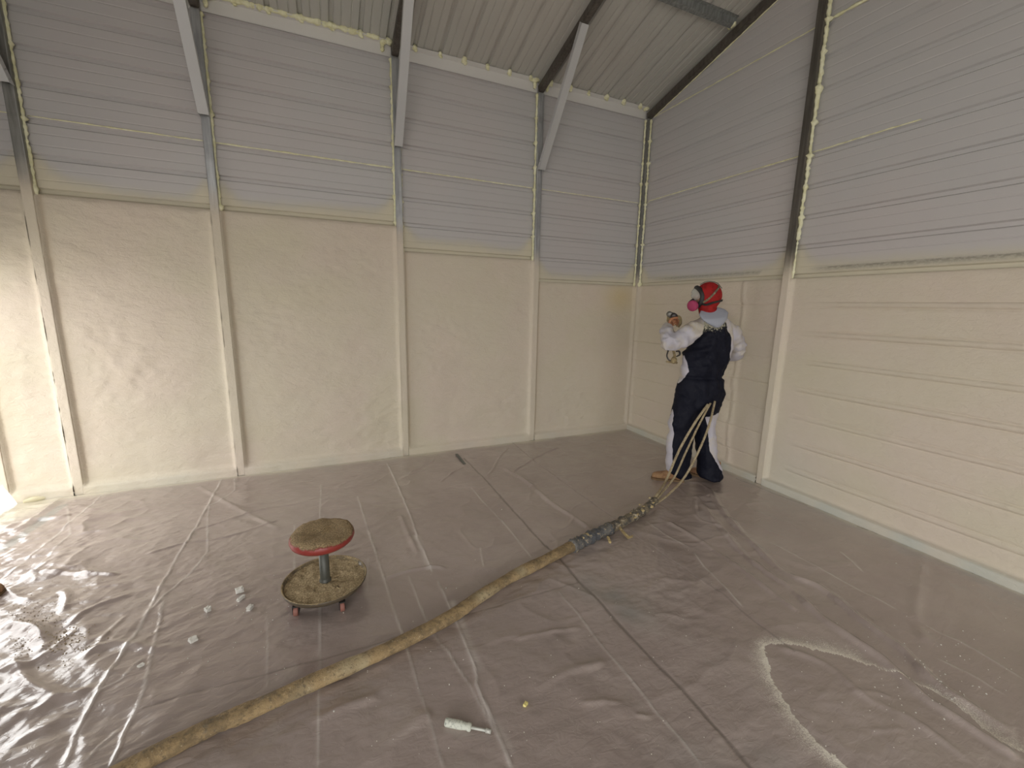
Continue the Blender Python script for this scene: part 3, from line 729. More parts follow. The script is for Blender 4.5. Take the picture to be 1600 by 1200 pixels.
for k, a in enumerate(angs):
    cx, cy = SX+.172*math.cos(a), SY+.172*math.sin(a); dirv = (1.45, 1.6, 1.1, 2.0, .6)[k]
    bm = bmesh.new()
    lathe(bm, [(.007, .05), (.007, .079)], 10, Matrix.Translation((cx, cy, 0)))
    ux, uy = math.cos(dirv), math.sin(dirv)
    for s in (-1, 1):
        bb = bmesh.new(); box(bb, -.017, .017, s*.0135-.0015, s*.0135+.0015, .022, .062, .001)
        me_ = bpy.data.meshes.new('tmp'); bb.to_mesh(me_); bb.free(); me_.transform(Matrix.Translation((cx, cy, 0)) @ Matrix.Rotation(dirv, 4, 'Z')); bm.from_mesh(me_); bpy.data.meshes.remove(me_)
    bb = bmesh.new(); box(bb, -.018, .018, -.015, .015, .058, .063, .001); me_ = bpy.data.meshes.new('tmp'); bb.to_mesh(me_); bb.free(); me_.transform(Matrix.Translation((cx, cy, 0)) @ Matrix.Rotation(dirv, 4, 'Z')); bm.from_mesh(me_); bpy.data.meshes.remove(me_)
    cst = obj('caster', bm, M_FORK, stool, label='black swivel caster with a reddish wheel')
    bm = bmesh.new(); lathe(bm, [(.006, -.0105), (.024, -.0105), (.026, -.008), (.026, .008), (.024, .0105), (.006, .0105)], 20, Matrix.Translation((cx, cy, .032)) @ Matrix.Rotation(dirv, 4, 'Z') @ Matrix.Rotation(PI/2, 4, 'X'))
    obj('wheel', bm, M_CAST, cst, True)

# ------------------------------------------------------------------ hose bundle
HP = [(120,1240),(215,1193),(325,1138),(400,1106),(500,1061),(600,1017),(700,966),(750,932),(800,901),(850,876),(900,850)]
HR = .034
path = [fl(x, y, HR+.006) for x, y in HP]
hose = empty('spray_hose_bundle', tuple(np.append(path[4][:2], .006)), label='thick tan scuffed hose bundle running over the plastic to the worker', cat='hose')
def m_jacket():
    m = mat('scuffed_jacket', (.36, .25, .12), .8); t = NT(m)
    c = t.mix(t.ramp(t.noise(13, 6, .7, None, .5), .36, .64), (.19, .135, .07), (.37, .265, .135))
    c = t.mix(t.ramp(t.noise(3.2, 3), .5, .68), c, (.43, .355, .215))
    c = t.mix(t.ramp(t.noise(60, 5, .75), .5, .72), c, (.11, .085, .055))
    c = t.mix(t.ramp(t.noise(4.3, 6, .75), .56, .70, 0, .85), c, (.11, .112, .11))
    c = t.mix(t.ramp(t.noise(70, 3, .7), .62, .75), c, (.52, .44, .29))
    t.col(c); t.bump(t.noise(45, 5, .7), .008, .9); return m
M_JK = m_jacket()
pp = spline(path, 130); bm = bmesh.new()
rr = [HR*(1+.10*vn(np.array(i*.11), np.array(0.), 4)+.05*vn(np.array(i*.6), np.array(0.), 5))*(.98 if i < 118 else .98+.012*(i-118)*.3) for i in range(130)]
tube(bm, pp, [float(v) for v in rr], 18, .015, 3, squash=.85)
obj('hose_jacket', bm, M_JK, hose, True)
# taped transition
TPX = [(893,854),(925,838),(960,822),(990,806),(1008,795),(1024,781)]
TZ = [HR, .036, .036, .036, .04, .05]
tp_ = [fl(x, y, z+.006) for (x, y), z in zip(TPX, TZ)]
def m_mottle(name, a, b, c_, s1=12, s2=45):
    m = mat(name, a, .7); t = NT(m)
    c = t.mix(t.ramp(t.noise(s1, 4, .7), .42, .58), a, b); c = t.mix(t.ramp(t.noise(s2, 4, .7), .55, .65), c, c_); t.col(c); t.bump(t.noise(s2, 4, .7), .01, 1); return m
M_TAPE = m_mottle('ragged_tape', (.07, .065, .06), (.20, .165, .11), (.46, .40, .29), 14, 40)
M_TAPEB = m_mottle('blue_gray_tape', (.075, .08, .09), (.14, .135, .125), (.36, .30, .2), 14, 40)
M_TAPEY = m_mottle('tan_foam_crust', (.52, .41, .20), (.40, .30, .15), (.66, .56, .34), 12, 50)
sp = spline(tp_, 60)
bm = bmesh.new(); tube(bm, sp[:22], [float(.039*(1+.12*math.sin(i*1.9)+.06*math.sin(i*.7))) for i in range(22)], 16, .05, 5); obj('tape_wrap', bm, M_TAPEB, hose, True, label='blue-gray tape wrap')
bm = bmesh.new(); tube(bm, [p+np.array([0, 0, .008]) for p in sp[2:17]], [.012+.018*math.sin(PI*i/14) for i in range(15)], 12, .12, 6); obj('foam_crust', bm, M_TAPEY, hose, True)
bm = bmesh.new(); tube(bm, sp[20:], [float(.036*(1+.16*math.sin(i*1.7)+.08*math.sin(i*.9))*(1-.30*i/40)) for i in range(40)], 14, .10, 7); obj('tape_wrap', bm, M_TAPE, hose, True, label='dark ragged tape wrap caked in foam')
bm = bmesh.new(); rnd = random.Random(9)
for k in range(26):
    q = sp[20+int(k*1.5)]; ico(bm, tuple(q+np.array([rnd.uniform(-.03, .03), rnd.uniform(-.03, .03), rnd.uniform(-.005, .035)])), rnd.uniform(.006, .014), 1, (1.3, 1, .8), .3, k)
obj('foam_crumb', bm, M_TAPEY, hose, True, kind='stuff')
def strip(P, w_, side, th=.004):
    bm = bmesh.new(); P = [Vector(p) for p in P]; R = []
    for i, p in enumerate(P):
        s = Vector(side)*w_/2*(1 if i < len(P)-1 else .8)
        d = (P[min(i+1, len(P)-1)]-P[max(i-1, 0)]).normalized(); nn = d.cross(s).normalized()*th/2
        R.append([p-s-nn, p+s-nn, p+s+nn, p-s+nn])
    rings(bm, R); return bm
q0, q1, q2, q3 = fl(968, 824, .045), fl(975, 833, .03), fl(982, 840, .014), fl(989, 838, .012)
obj('tape_tail', strip([q0, q1, q2, q3], .03, (.75, .62, .1)), M_TAPEY, hose, label='loose tan tape end curling on the floor')
q0, q1 = fl(991, 806, .06), fl(990, 795, .085); obj('tape_tail', strip([q0, (q0+q1)/2+[.004, 0, 0], q1], .012, (.6, .1, .5)), M_TAPE, hose)
q0, q1 = fl(1004, 797, .06), fl(1003, 788, .085); obj('tape_tail', strip([q0, (q0+q1)/2+[-.004, 0, 0], q1], .012, (.6, .3, .4)), M_TAPEY, hose)
q0, q1 = fl(948, 838, .04), fl(951, 846, .03); bm = bmesh.new()
for k in range(6): ico(bm, tuple(q0+(q1-q0)*k/5+np.array([.004*(k % 2), -.01, 0])), .009, 1, (1, 1, 1), .3, k)
obj('foam_crust', bm, M_TAPEY, hose, True)

#==PERSON==
P0 = fl(1092, 748); FH = np.array([math.sin(YAW), math.cos(YAW), 0.0]); RH = np.array([math.cos(YAW), -math.sin(YAW), 0.0])
def Wp(px, py, v=0.0):
    d = ray(px, py); t_ = ((P0-CAM)@FH+v)/(d@FH); return CAM+d*t_
def Lw(u, v, z): return P0*np.array([1, 1, 0])+RH*u+FH*v+np.array([0, 0, z])
def lo(p): q = np.array(p)-P0; return np.array([q@RH, q@FH, p[2]])
# three whips from the taped end up to the hip
M_WHIP = m_mottle('speckled_whip_hose', (.50, .42, .27), (.40, .32, .19), (.08, .065, .05), 20, 110)
W1 = [fl(1016,786,.05), fl(1030,768,.07), Wp(1042,748,-.22), Wp(1062,702,-.25), Wp(1085,662,-.24), Wp(1106,632,-.16)]
W2 = [fl(1018,788,.045), fl(1036,768,.06), Wp(1054,745,-.24), Wp(1072,706,-.27), Wp(1092,664,-.25), Wp(1110,630,-.15)]
W3 = [fl(1020,790,.04), fl(1045,772,.05), Wp(1070,745,-.26), Wp(1092,704,-.27), Wp(1108,664,-.22), Wp(1117,627,-.13)]
for k, Wk in enumerate((W1, W2, W3)):
    bm = bmesh.new(); tube(bm, spline(Wk, 60), [.0105, .0085, .0095][k], 10, .04, k); obj('hose_whip', bm, M_WHIP, hose, True)

# ---- worker
person = empty('person', tuple(P0*np.array([1, 1, 0])+np.array([0, 0, .006])), label='worker in white and navy coverall, red head sock and pink-filter respirator, spraying the wall', cat='person')
def ell(c, ru, rv, n=20, ang=0.0, tilt=0.0, wob=0.0, seed=0):
    """horizontal ring round world point c, local radii ru (image right) and rv (depth)"""
    out = []
    for k in range(n):
        a = 2*PI*k/n; x, y = ru*math.cos(a), rv*math.sin(a)
        x, y = x*math.cos(ang)-y*math.sin(ang), x*math.sin(ang)+y*math.cos(ang)
        m_ = 1+wob*math.sin(a*3+seed)
        out.append(Vector(np.array(c)+RH*x*m_+FH*y*m_+np.array([0, 0, tilt*x])))
    return out
def body_col(bm, rows, v=0.0, rv=.12, n=22):
    """rows: (py, pxl, pxr, v, rv)"""
    R = []
    for (py, a, b, vv, rvv) in rows:
        A, B = Wp(a, py, vv), Wp(b, py, vv); c = (A+B)/2; ru = np.linalg.norm(B-A)/2
        R.append(ell(c, ru, rvv, n, .0, 0))
    rings(bm, R)
def limb(bm, P, r, n=14, sm=9):
    pts_ = spline(P, sm*(len(P)-1)); rr = np.interp(np.linspace(0, 1, len(pts_)), np.linspace(0, 1, len(r)), r)
    tube(bm, pts_, [float(x) for x in rr], n)
def remesh(bm, name, voxel, smooth_it=4):
    bmesh.ops.recalc_face_normals(bm, faces=bm.faces)
    me = bpy.data.meshes.new(name); bm.to_mesh(me); bm.free()
    o = bpy.data.objects.new(name, me); C.objects.link(o)
    md_ = o.modifiers.new('r', 'REMESH'); md_.mode = 'VOXEL'; md_.voxel_size = voxel
    s_ = o.modifiers.new('s', 'SMOOTH'); s_.iterations = smooth_it; s_.factor = .6
    dg = bpy.context.evaluated_depsgraph_get(); me2 = bpy.data.meshes.new_from_object(o.evaluated_get(dg))
    bpy.data.objects.remove(o); bpy.data.meshes.remove(me); me2.name = name
    return me2
bm = bmesh.new()
# torso, neck, hips
body_col(bm, [(487,1103,1124,.02,.06),(496,1097,1130,.0,.075),(502,1084,1139,-.0,.095),(511,1077,1143,0,.115),(525,1074,1144,0,.13),(545,1072,1143,0,.135),(562,1068,1139,0,.13),(575,1064,1133,0,.125),(584,1063,1129,0,.115),(589,1062,1129,0,.117),(598,1059,1132,0,.13),(612,1056,1132,0,.14),(626,1056,1128,0,.14),(642,1058,1122,0,.12)])
# legs (baggy trousers)
body_col(bm, [(618,1056,1096,-.01,.115),(640,1051,1091,-.02,.115),(665,1046,1086,-.03,.11),(700,1042,1080,-.04,.10),(722,1041,1077,-.04,.10),(735,1042,1076,-.04,.105),(743,1052,1080,-.045,.10)])
body_col(bm, [(618,1086,1131,.02,.115),(640,1083,1122,.03,.11),(665,1085,1115,.03,.105),(700,1088,1118,.02,.10),(718,1090,1121,.0,.10),(733,1090,1127,-.02,.105),(742,1091,1129,-.04,.11),(747,1095,1127,-.05,.10)])
# arms: his left (towards the gun) and right (elbow out)
eL = Wp(1048, 537, -.16); wL = Wp(1046, 513, .06)
limb(bm, [Wp(1098, 512, -.02), Wp(1082, 519, -.08), Wp(1064, 530, -.13), eL], [.085, .092, .082, .070])
limb(bm, [eL, Wp(1043, 529, -.09), Wp(1042, 517, -.0), wL], [.070, .072, .058, .044])
eR = Wp(1155, 544, .14)
limb(bm, [Wp(1126, 511, .04), Wp(1140, 520, .08), Wp(1150, 533, .12), eR], [.08, .082, .074, .064])
limb(bm, [eR, Wp(1150, 552, .20), Wp(1138, 556, .26), Wp(1118, 552, .30)], [.066, .064, .05, .042])
for c, r in ((Wp(1103, 640, 0), .10),): ico(bm, tuple(c), r, 2)
me = remesh(bm, 'coverall', .0105, 5)
nv = len(me.vertices); co = np.empty(nv*3, np.float32); me.vertices.foreach_get('co', co); co = co.reshape(-1, 3).astype(float)
no = np.empty(nv*3, np.float32); me.vertices.foreach_get('normal', no); no = no.reshape(-1, 3).astype(float)
u = (co-P0)@RH; v = (co-P0)@FH; z = co[:, 2]
wav = np.arctan2(v, u)
d = .009*fbm(u*14+z*5, z*12-u*5, 3, 3)+.0045*np.sin(wav*9+z*9+2*vn(z*6, wav, 2))*(np.exp(-((z-.94)/.10)**2)+.3)
d += .012*vn(u*13+v*11+z*9, z*24-u*10, 15)*((u < -.06) | (u > .2))*(z > 1.05)*(z < 1.5)
d += .005*np.abs(vn(u*9+v*6, z*26, 5))*np.exp(-((z-1.28)/.12)**2)
d += -.014*np.exp(-((z-.955)/.014)**2)*(np.abs(u) < .3)
co2 = co+no*d[:, None]; me.vertices.foreach_set('co', co2.astype(np.float32).ravel()); me.update()
back = no@(RH*.86-FH*.51)
arm = ((u < -.105) | (u > .215)) & (z > 1.02) & (z < 1.62)
# shoulder / arm line on the left as seen on the suit
armline = -.075-.0*(z)
navy = ss(-.03, .03, (no@(RH*.55-FH*.83))-.12-.0*z)
suit = ss(-.10, .0, (no@(RH*.80-FH*.60))+.02)
nav = (suit > .5)
uu = u
def seam(P):
    q = [lo(Wp(a, b, -.1)) for a, b in P]; q = sorted(q, key=lambda k: k[2]); return np.interp(z, [k[2] for k in q], [k[0] for k in q])
left_edge = seam([(1104,498),(1096,513),(1084,532),(1073,545),(1077,557),(1077,570),(1079,581),(1066,602),(1062,613),(1058,633),(1053,667),(1051,700),(1050,723),(1049,745)])
nav = (uu > left_edge) & (no@FH < .55)
right_edge = seam([(1133,500),(1141,520),(1142,538),(1139,556),(1160,575),(1160,640),(1103,652),(1107,663),(1111,707),(1121,725),(1131,743),(1131,750)])
nav &= uu < right_edge
nav &= (z < 1.46)
a_ = me.attributes.new('navy', 'FLOAT', 'POINT'); 
# soften by one smoothing pass over edges for a clean seam
vals = nav.astype(float)
ed = np.empty(len(me.edges)*2, np.int32); me.edges.foreach_get('vertices', ed); ed = ed.reshape(-1, 2)
for _ in range(3):
    s1 = np.zeros(nv); c1 = np.zeros(nv)
    np.add.at(s1, ed[:, 0], vals[ed[:, 1]]); np.add.at(s1, ed[:, 1], vals[ed[:, 0]]); np.add.at(c1, ed[:, 0], 1); np.add.at(c1, ed[:, 1], 1)
    vals = .4*vals+.6*s1/np.maximum(c1, 1)
a_.data.foreach_set('value', vals.astype(np.float32))
spl = np.exp(-((z-1.43)/.10)**2)*1.0+.22*ss(1.0, 1.4, z)-.25*np.exp(-((u-.06)/.07)**2)
a2 = me.attributes.new('splat', 'FLOAT', 'POINT'); a2.data.foreach_set('value', spl.astype(np.float32))
def m_suit():
    m = mat('coverall_cloth', (.7, .7, .74), .75, spec=.3); t = NT(m)
    f = t.ramp(t.attr('navy'), .42, .58)
    nv_ = t.mix(t.ramp(t.noise(60, 4, .7), .56, .72, 0, .25), (.008, .009, .017), (.06, .065, .07))
    splm = t.ramp(t.math('ADD', t.attr('splat'), t.math('MULTIPLY', t.math('SUBTRACT', t.noise(75, 4, .75), .5), 2.0)), .85, 1.25)
    nv_ = t.mix(splm, nv_, (.50, .48, .36))
    wh_ = t.mix(t.ramp(t.noise(7, 4), .45, .68), (.50, .485, .54), (.54, .50, .45))
    wh_ = t.mix(t.math('MULTIPLY', splm, .5), wh_, (.55, .48, .30))
    t.col(t.mix(f, wh_, nv_)); t.b.inputs['Specular IOR Level'].default_value = .12; t.inp('Roughness', t.ramp(f, 0, 1, .8, .6)); t.bump(t.noise(220, 2), .002, .3); return m
mesh_obj('coverall', me, m_suit(), person, True, label='white coverall with a navy back panel flecked with foam at the shoulders')
# draped hood behind the neck
bm = bmesh.new()
hp = [((1112,481),.060,.0),((1113,484),.100,-.02),((1115,490),.126,-.055),((1117,498),.105,-.10),((1119,505),.07,-.115),((1121,512),.02,-.118)]
R = []
for (pxy, ru, vv) in hp:
    c = Wp(pxy[0], pxy[1], vv); R.append(ell(c, ru*1.02, .030 if ru > .05 else .014, 18, 0, .10))
rings(bm, R); 
me = remesh(bm, 'hood', .008, 4)
M_HOOD = mat('gray_blue_hood', (.34, .36, .42), .8)
mesh_obj('hood', me, M_HOOD, person, True, label='gray-blue hood hanging down behind the neck')
# head with face, under a red sock
HC = Wp(1106, 463, .0)
fd = -RH*.93+FH*.36; fd /= np.linalg.norm(fd); sd_ = np.cross([0, 0, 1], fd); up = np.array([0, 0, 1.0])
def HL(f, s, z_): return HC+fd*f+sd_*s+up*z_
bm = bmesh.new()
ico(bm, (0, 0, 0), 1, 3); Mh = Matrix([[fd[0]*.098, sd_[0]*.076, 0, HC[0]], [fd[1]*.098, sd_[1]*.076, 0, HC[1]], [0, 0, .108, HC[2]], [0, 0, 0, 1]])
bmesh.ops.transform(bm, matrix=Mh, verts=bm.verts)
limb(bm, [HL(.035, 0, -.06), HL(.06, 0, -.095)], [.05, .034]); limb(bm, [HL(.088, 0, .012), HL(.112, 0, -.022)], [.010, .017])
limb(bm, [HL(-.015, 0, -.06), HL(-.02, 0, -.17)], [.058, .06])
for s in (-1, 1): ico(bm, tuple(HL(.0, s*.068, -.01)), .016, 2, (1, .8, 1.3))
ico(bm, tuple(HL(.094, 0, -.055)), .018, 2, (1, 1.2, .7))
M_SKIN = mat('skin', (.46, .27, .18), .6)
mesh_obj('head', remesh(bm, 'head', .007, 3), M_SKIN, person, True)
for s in (-1, 1):
    bm = bmesh.new(); ico(bm, tuple(HL(.083, s*.032, .008)), .011, 2); obj('eye', bm, mat('eye_white', (.8, .78, .74), .3), person, True)
# red sock: head shell open over the face
bm = bmesh.new(); R = []; n = 30
for i in range(18):
    th_ = PI*(i+.3)/18.6
    sn = math.sin(th_) if th_ < PI/2 else max(math.sin(th_), .70)
    R.append([Vector(HL(.107*sn*math.cos(a)-.004-.012*(sn-math.sin(th_)), .088*sn*math.sin(a), .118*math.cos(th_)+.002)) for a in [2*PI*k/n for k in range(n)]])
vr = [[bm.verts.new(p_) for p_ in r] for r in R]; bm.faces.new(vr[0])
for i in range(17):
    for k in range(n):
        fc = [vr[i][k], vr[i][(k+1) % n], vr[i+1][(k+1) % n], vr[i+1][k]]
        c = sum((x.co for x in fc), Vector())/4-Vector(HC); f_ = c.dot(Vector(fd)); z_ = c.z
        if f_ > .058 and -.10 < z_ < .075: continue
        bm.faces.new(fc)
rn = [Vector(HL(-.018+.070*math.cos(a), .072*math.sin(a), -.165)) for a in [2*PI*k/n for k in range(n)]]
rn = [bm.verts.new(p_) for p_ in rn]
for k in range(n): bm.faces.new((vr[17][k], vr[17][(k+1) % n], rn[(k+1) % n], rn[k]))
rm = mat('red_sock', (.42, .018, .018), .75, spec=.25); t = NT(rm); t.col(t.mix(t.ramp(t.noise(22, 3), .4, .7), (.33, .014, .014), (.22, .010, .010))); t.bump(t.noise(30, 3), .006, .5)
o = obj('head_sock', bm, rm, person, True, label='red cloth head sock'); sm = o.modifiers.new('t', 'SOLIDIFY'); sm.thickness = .003
# respirator
mask = empty('respirator', tuple(HL(.09, 0, 0))); mask.parent = person; mask.matrix_parent_inverse = Matrix.Translation(-person.location)
mask['label'] = 'full-face respirator with a clear visor'
M_RUB = mat('black_rubber', (.02, .02, .02), .55); M_VIS = mat('visor', (.55, .58, .56), .15); M_VIS.node_tree.nodes['Principled BSDF'].inputs['Alpha'].default_value = .45
M_PINK = mat('pink_filter', (.38, .045, .12), .75)
def ring_pts(f0, ry_, rz_, cz, curve, n=32): return [HL(f0-curve*(math.sin(a)**2)*0-curve*(abs(math.sin(a))**1.6), ry_*math.sin(a), cz+rz_*math.cos(a)) for a in [2*PI*k/n for k in range(n)]]
bm = bmesh.new(); P = ring_pts(.098, .074, .088, -.012, .055)
P2 = P+[P[0], P[1]]; 
RR = []
for i in range(32):
    d_ = Vector(P[(i+1) % 32]-P[i-1]).normalized(); o1 = (Vector(P[i])-Vector(HL(.04, 0, -.012))).normalized(); o2 = d_.cross(o1).normalized(); o1 = o2.cross(d_)
    RR.append([Vector(P[i])+o1*.014*math.cos(a)+o2*.020*math.sin(a) for a in [2*PI*k/8 for k in range(8)]])
vr = [[bm.verts.new(p_) for p_ in r] for r in RR]
for i in range(32):
    for k in range(8): bm.faces.new((vr[i][k], vr[i][(k+1) % 8], vr[(i+1) % 32][(k+1) % 8], vr[(i+1) % 32][k]))
def under(o): return o
obj('face_seal', bm, M_RUB, mask, True)
bm = bmesh.new(); R = []
for j, (sc_, ff) in enumerate(((.97, .100), (.8, .118), (.5, .130), (.15, .134))):
    R.append([Vector(HL(ff-.055*(abs(math.sin(a))**1.6)*sc_, .072*math.sin(a)*sc_, .018+.058*math.cos(a)*sc_)) for a in [2*PI*k/28 for k in range(28)]])
rings(bm, R); obj('visor', bm, M_VIS, mask, True)
bm = bmesh.new(); limb(bm, [HL(.095, 0, -.045), HL(.135, 0, -.07)], [.036, .028]); ico(bm, tuple(HL(.105, 0, -.075)), .034, 2, (1, 1, .8))
obj('nose_cup', bm, M_RUB, mask, True)
for s in (-1, 1):
    c = HL(.105, s*.055, -.078); ax = Vector((fd*.55+sd_*s*.75-up*.25)); ax.normalize()
    rot_ = ax.to_track_quat('Z', 'Y').to_matrix().to_4x4(); bm = bmesh.new()
    lathe(bm, [(.025, -.02), (.03, -.012), (.040, -.006), (.046, .004), (.046, .026), (.042, .032), (.012, .034)], 24, Matrix.Translation(c) @ rot_)
    obj('filter', bm, M_PINK, mask, True, label='pink round filter')
def strap(P, w_=.016):
    bm = bmesh.new(); P = spline(P, 26); R = []
    for i, p_ in enumerate(P):
        d_ = (P[min(i+1, 25)]-P[max(i-1, 0)]); d_ /= np.linalg.norm(d_); o_ = p_-HC; o_ /= np.linalg.norm(o_); s__ = np.cross(d_, o_); s__ /= np.linalg.norm(s__)
        R.append([Vector(p_-s__*w_/2), Vector(p_+s__*w_/2), Vector(p_+s__*w_/2+o_*.004), Vector(p_-s__*w_/2+o_*.004)])
    rings(bm, R); return bm
M_STR = m_mottle('dirty_strap', (.22, .18, .11), (.08, .07, .05), (.42, .36, .22), 14, 60)
def onhead(f, s, z_): q = np.array([f/.107, s/.088, z_/.118]); q = q/np.linalg.norm(q)*1.06; return HL(q[0]*.107-.004, q[1]*.088, q[2]*.118)
ny = 1 if (sd_@FH) < 0 else -1      # side of the head towards the photographer
for s in (1, -1):
    obj('strap', strap([onhead(.055, s*.06, -.06), onhead(.0, s*.08, -.02), onhead(-.05, s*.06, .045), onhead(-.075, s*.02, .09)]), M_STR, mask)
    obj('strap', strap([onhead(.06, s*.06, -.05), onhead(.02, s*.08, -.075), onhead(-.04, s*.075, -.05), onhead(-.10, s*.01, -.03)], .02), M_RUB, mask)
obj('strap', strap([onhead(.07, 0, .09), onhead(.02, .0, .118), onhead(-.05, 0, .10), onhead(-.09, 0, .06)], .018), M_RUB, mask)
# hands: palm, four fingers curled round the grip and a thumb
GH = wL + np.array([0, 0, .0]); 
M_GLV = m_mottle('orange_brown_glove', (.42, .17, .08), (.34, .15, .08), (.60, .48, .28), 25, 70)
gx_ = Wp(1047, 505, .12)
def hand(c, fwd, upv, curl=1.0, mirror=1):
    """c: wrist, fwd: wrist to knuckles, upv: thumb side"""
    f_ = Vector(fwd).normalized(); u_ = Vector(upv); u_ = (u_-f_*u_.dot(f_)).normalized(); s_ = f_.cross(u_)*mirror; c = Vector(c)
    bm = bmesh.new()
    rings(bm, [[c+f_*a+u_*(w_*math.cos(t_))+s_*(h_*math.sin(t_)) for t_ in [2*PI*k/14 for k in range(14)]] for a, w_, h_ in ((-.03, .026, .02), (0, .028, .021), (.03, .04, .019), (.06, .043, .017), (.078, .041, .014))])
    for k, L in enumerate((.072, .080, .074, .058)):
        b_ = c+f_*.070+u_*(.031-.021*k); j = [b_]; a_ = .25
        for seg in (.46, .32, .22):
            a_ += .75*curl; j.append(j[-1]+(f_*math.cos(a_)+s_*math.sin(a_))*L*seg)
        limb(bm, [np.array(q) for q in j], [.0108, .0105, .0098, .0085], 10, 4); ico(bm, tuple(j[-1]), .0086, 1)
    b_ = c+f_*.018+u_*.030; j = [b_, b_+(f_*.55+u_*.65+s_*.3)*.034, b_+(f_*.55+u_*.65+s_*.3)*.034+(f_*.75+u_*.1+s_*.7)*.03, b_+(f_*.55+u_*.65+s_*.3)*.034+(f_*.8-u_*.1+s_*1.3)*.045]
    limb(bm, [np.array(q) for q in j], [.015, .0125, .0115, .009], 10, 4)
    return remesh(bm, 'hand', .0045, 2)
mesh_obj('hand', hand(wL+(Wp(1046, 510, .06)-wL)*.3, Wp(1049, 503, .12)-Wp(1046, 513, .06), up*.8-FH*.4-RH*.4, 1.0, 1), M_GLV, person, True, label='gloved left hand gripping the spray gun')
mesh_obj('hand', hand(Wp(1118, 552, .30), -RH*.9+FH*.3, up, .9, -1), M_GLV, person, True)
# boots
M_BOOT = m_mottle('dusty_brown_boot', (.30, .16, .08), (.40, .24, .12), (.20, .10, .06), 14, 60); M_SOLE = mat('boot_sole', (.16, .10, .05), .8)
def boot(toe, heel, name, parent, h=.13, **k):
    toe = np.array(toe[:2]); heel = np.array(heel[:2]); d_ = toe-heel; L = np.linalg.norm(d_); d_ /= L; s_ = np.array([-d_[1], d_[0]])
    def ring(a, hw, z0, z1, n=16):
        return [Vector((*(heel+d_*a*L+s_*hw*math.cos(t_)), z0+(z1-z0)*(.5+.5*math.sin(t_)))) for t_ in [2*PI*i/n for i in range(n)]]
    bm = bmesh.new()
    rings(bm, [ring(.0, .025, .03, .10), ring(.06, .036, .012, .13), ring(.2, .040, .012, .13), ring(.36, .040, .012, .115), ring(.52, .044, .012, .095), ring(.7, .050, .012, .08), ring(.85, .047, .012, .072), ring(.95, .036, .014, .062), ring(1.0, .018, .02, .045)])
    c = heel+d_*.17*L
    rings(bm, [[Vector((c[0]+.05*math.cos(t_), c[1]+.05*math.sin(t_), z_)) for t_ in [2*PI*i/16 for i in range(16)]] for z_ in (.06, .10, h+.05)])
    o = mesh_obj(name, remesh(bm, name, .007, 3), M_BOOT, parent, True, **k)
    bm = bmesh.new(); out = [(.02, .02), (.0, .0), (.04, .038), (.2, .042), (.4, .040), (.55, .046), (.72, .053), (.87, .049), (.97, .034), (1.015, .012)]
    L_ = [heel+d_*a*L+s_*w_ for a, w_ in out[2:]]+[heel+d_*a*L-s_*w_ for a, w_ in out[2:][::-1]]
    rings(bm, [[Vector((*q, z_)) for q in L_] for z_ in (.006, .024)]); obj('sole', bm, M_SOLE, o)
    return o
tL = fl(1018, 748); hL = fl(1070, 753)
boot(tL, hL, 'boot', person, label='tan-brown leather work boot, toe pointing at the hose')
boot(fl(1081, 741)+np.array([0, .02, 0]), fl(1122, 752), 'boot', person)

# ---- spray gun
gc = Wp(1049, 499, .15)
gun = empty('spray_gun', tuple(gc), label='foam-caked spray gun with a dark round end in the raised gloved hand', cat='spray gun')
ad = Vector((FH*.95+RH*.12+up*.12)).normalized(); q_ = ad.to_track_quat('Z', 'Y').to_matrix().to_4x4()
M_GUN = m_mottle('caked_gun_metal', (.36, .28, .14), (.25, .19, .10), (.50, .43, .26), 22, 70); M_DK = mat('dark_metal', (.035, .03, .028), .35, .3); M_GR = mat('gray_metal', (.16, .155, .14), .4, .5)
def gl(r0, prof, off=(0, 0, 0), n=20):
    bm = bmesh.new(); c = gc+RH*off[0]+FH*off[1]+up*off[2]; lathe(bm, prof, n, Matrix.Translation(c) @ q_); return bm
obj('air_cylinder', gl(0, [(.004, -.075), (.024, -.075), (.028, -.071), (.028, -.02), (.024, -.015), (.024, .03), (.004, .03)], (.008, 0, .036)), M_DK, gun, True, label='black rounded end of the air cylinder')
obj('cylinder_cap', gl(0, [(.004, -.03), (.022, -.03), (.026, -.026), (.026, .02), (.004, .02)], (-.022, -.01, .044)), M_GR, gun, True)
bm = bmesh.new(); rot3 = Matrix.Translation(gc) @ q_; 
bb = bmesh.new(); box(bb, -.026, .026, -.03, .034, -.02, .07, .008); me_ = bpy.data.meshes.new('t'); bb.to_mesh(me_); bb.free(); me_.transform(rot3); bm.from_mesh(me_); bpy.data.meshes.remove(me_)
obj('gun_body', bm, M_GUN, gun, True)
obj('nozzle', gl(0, [(.018, .065), (.018, .085), (.009, .095), (.006, .12), (.004, .12)]), M_GUN, gun, True)
bm = bmesh.new(); limb(bm, [gc+up*-.015, gc-up*.06-FH*.01, gc-up*.11-FH*.02], [.018, .017, .019], 12); obj('grip', bm, M_GUN, gun, True)
bm = bmesh.new(); limb(bm, [gc+FH*.04-up*.02, gc+FH*.05-up*.045, gc+FH*.03-up*.07], [.005, .005, .004], 8); obj('trigger', bm, M_DK, gun, True)
bm = bmesh.new(); limb(bm, [gc+RH*.03+up*.0, gc+RH*.055+up*.012-FH*.02, gc+RH*.062-up*.03-FH*.03, gc+RH*.05-up*.065-FH*.03], [.022, .026, .022, .014], 12); obj('side_block', bm, M_GUN, gun, True, label='bulky tan coupling beside the gun body')
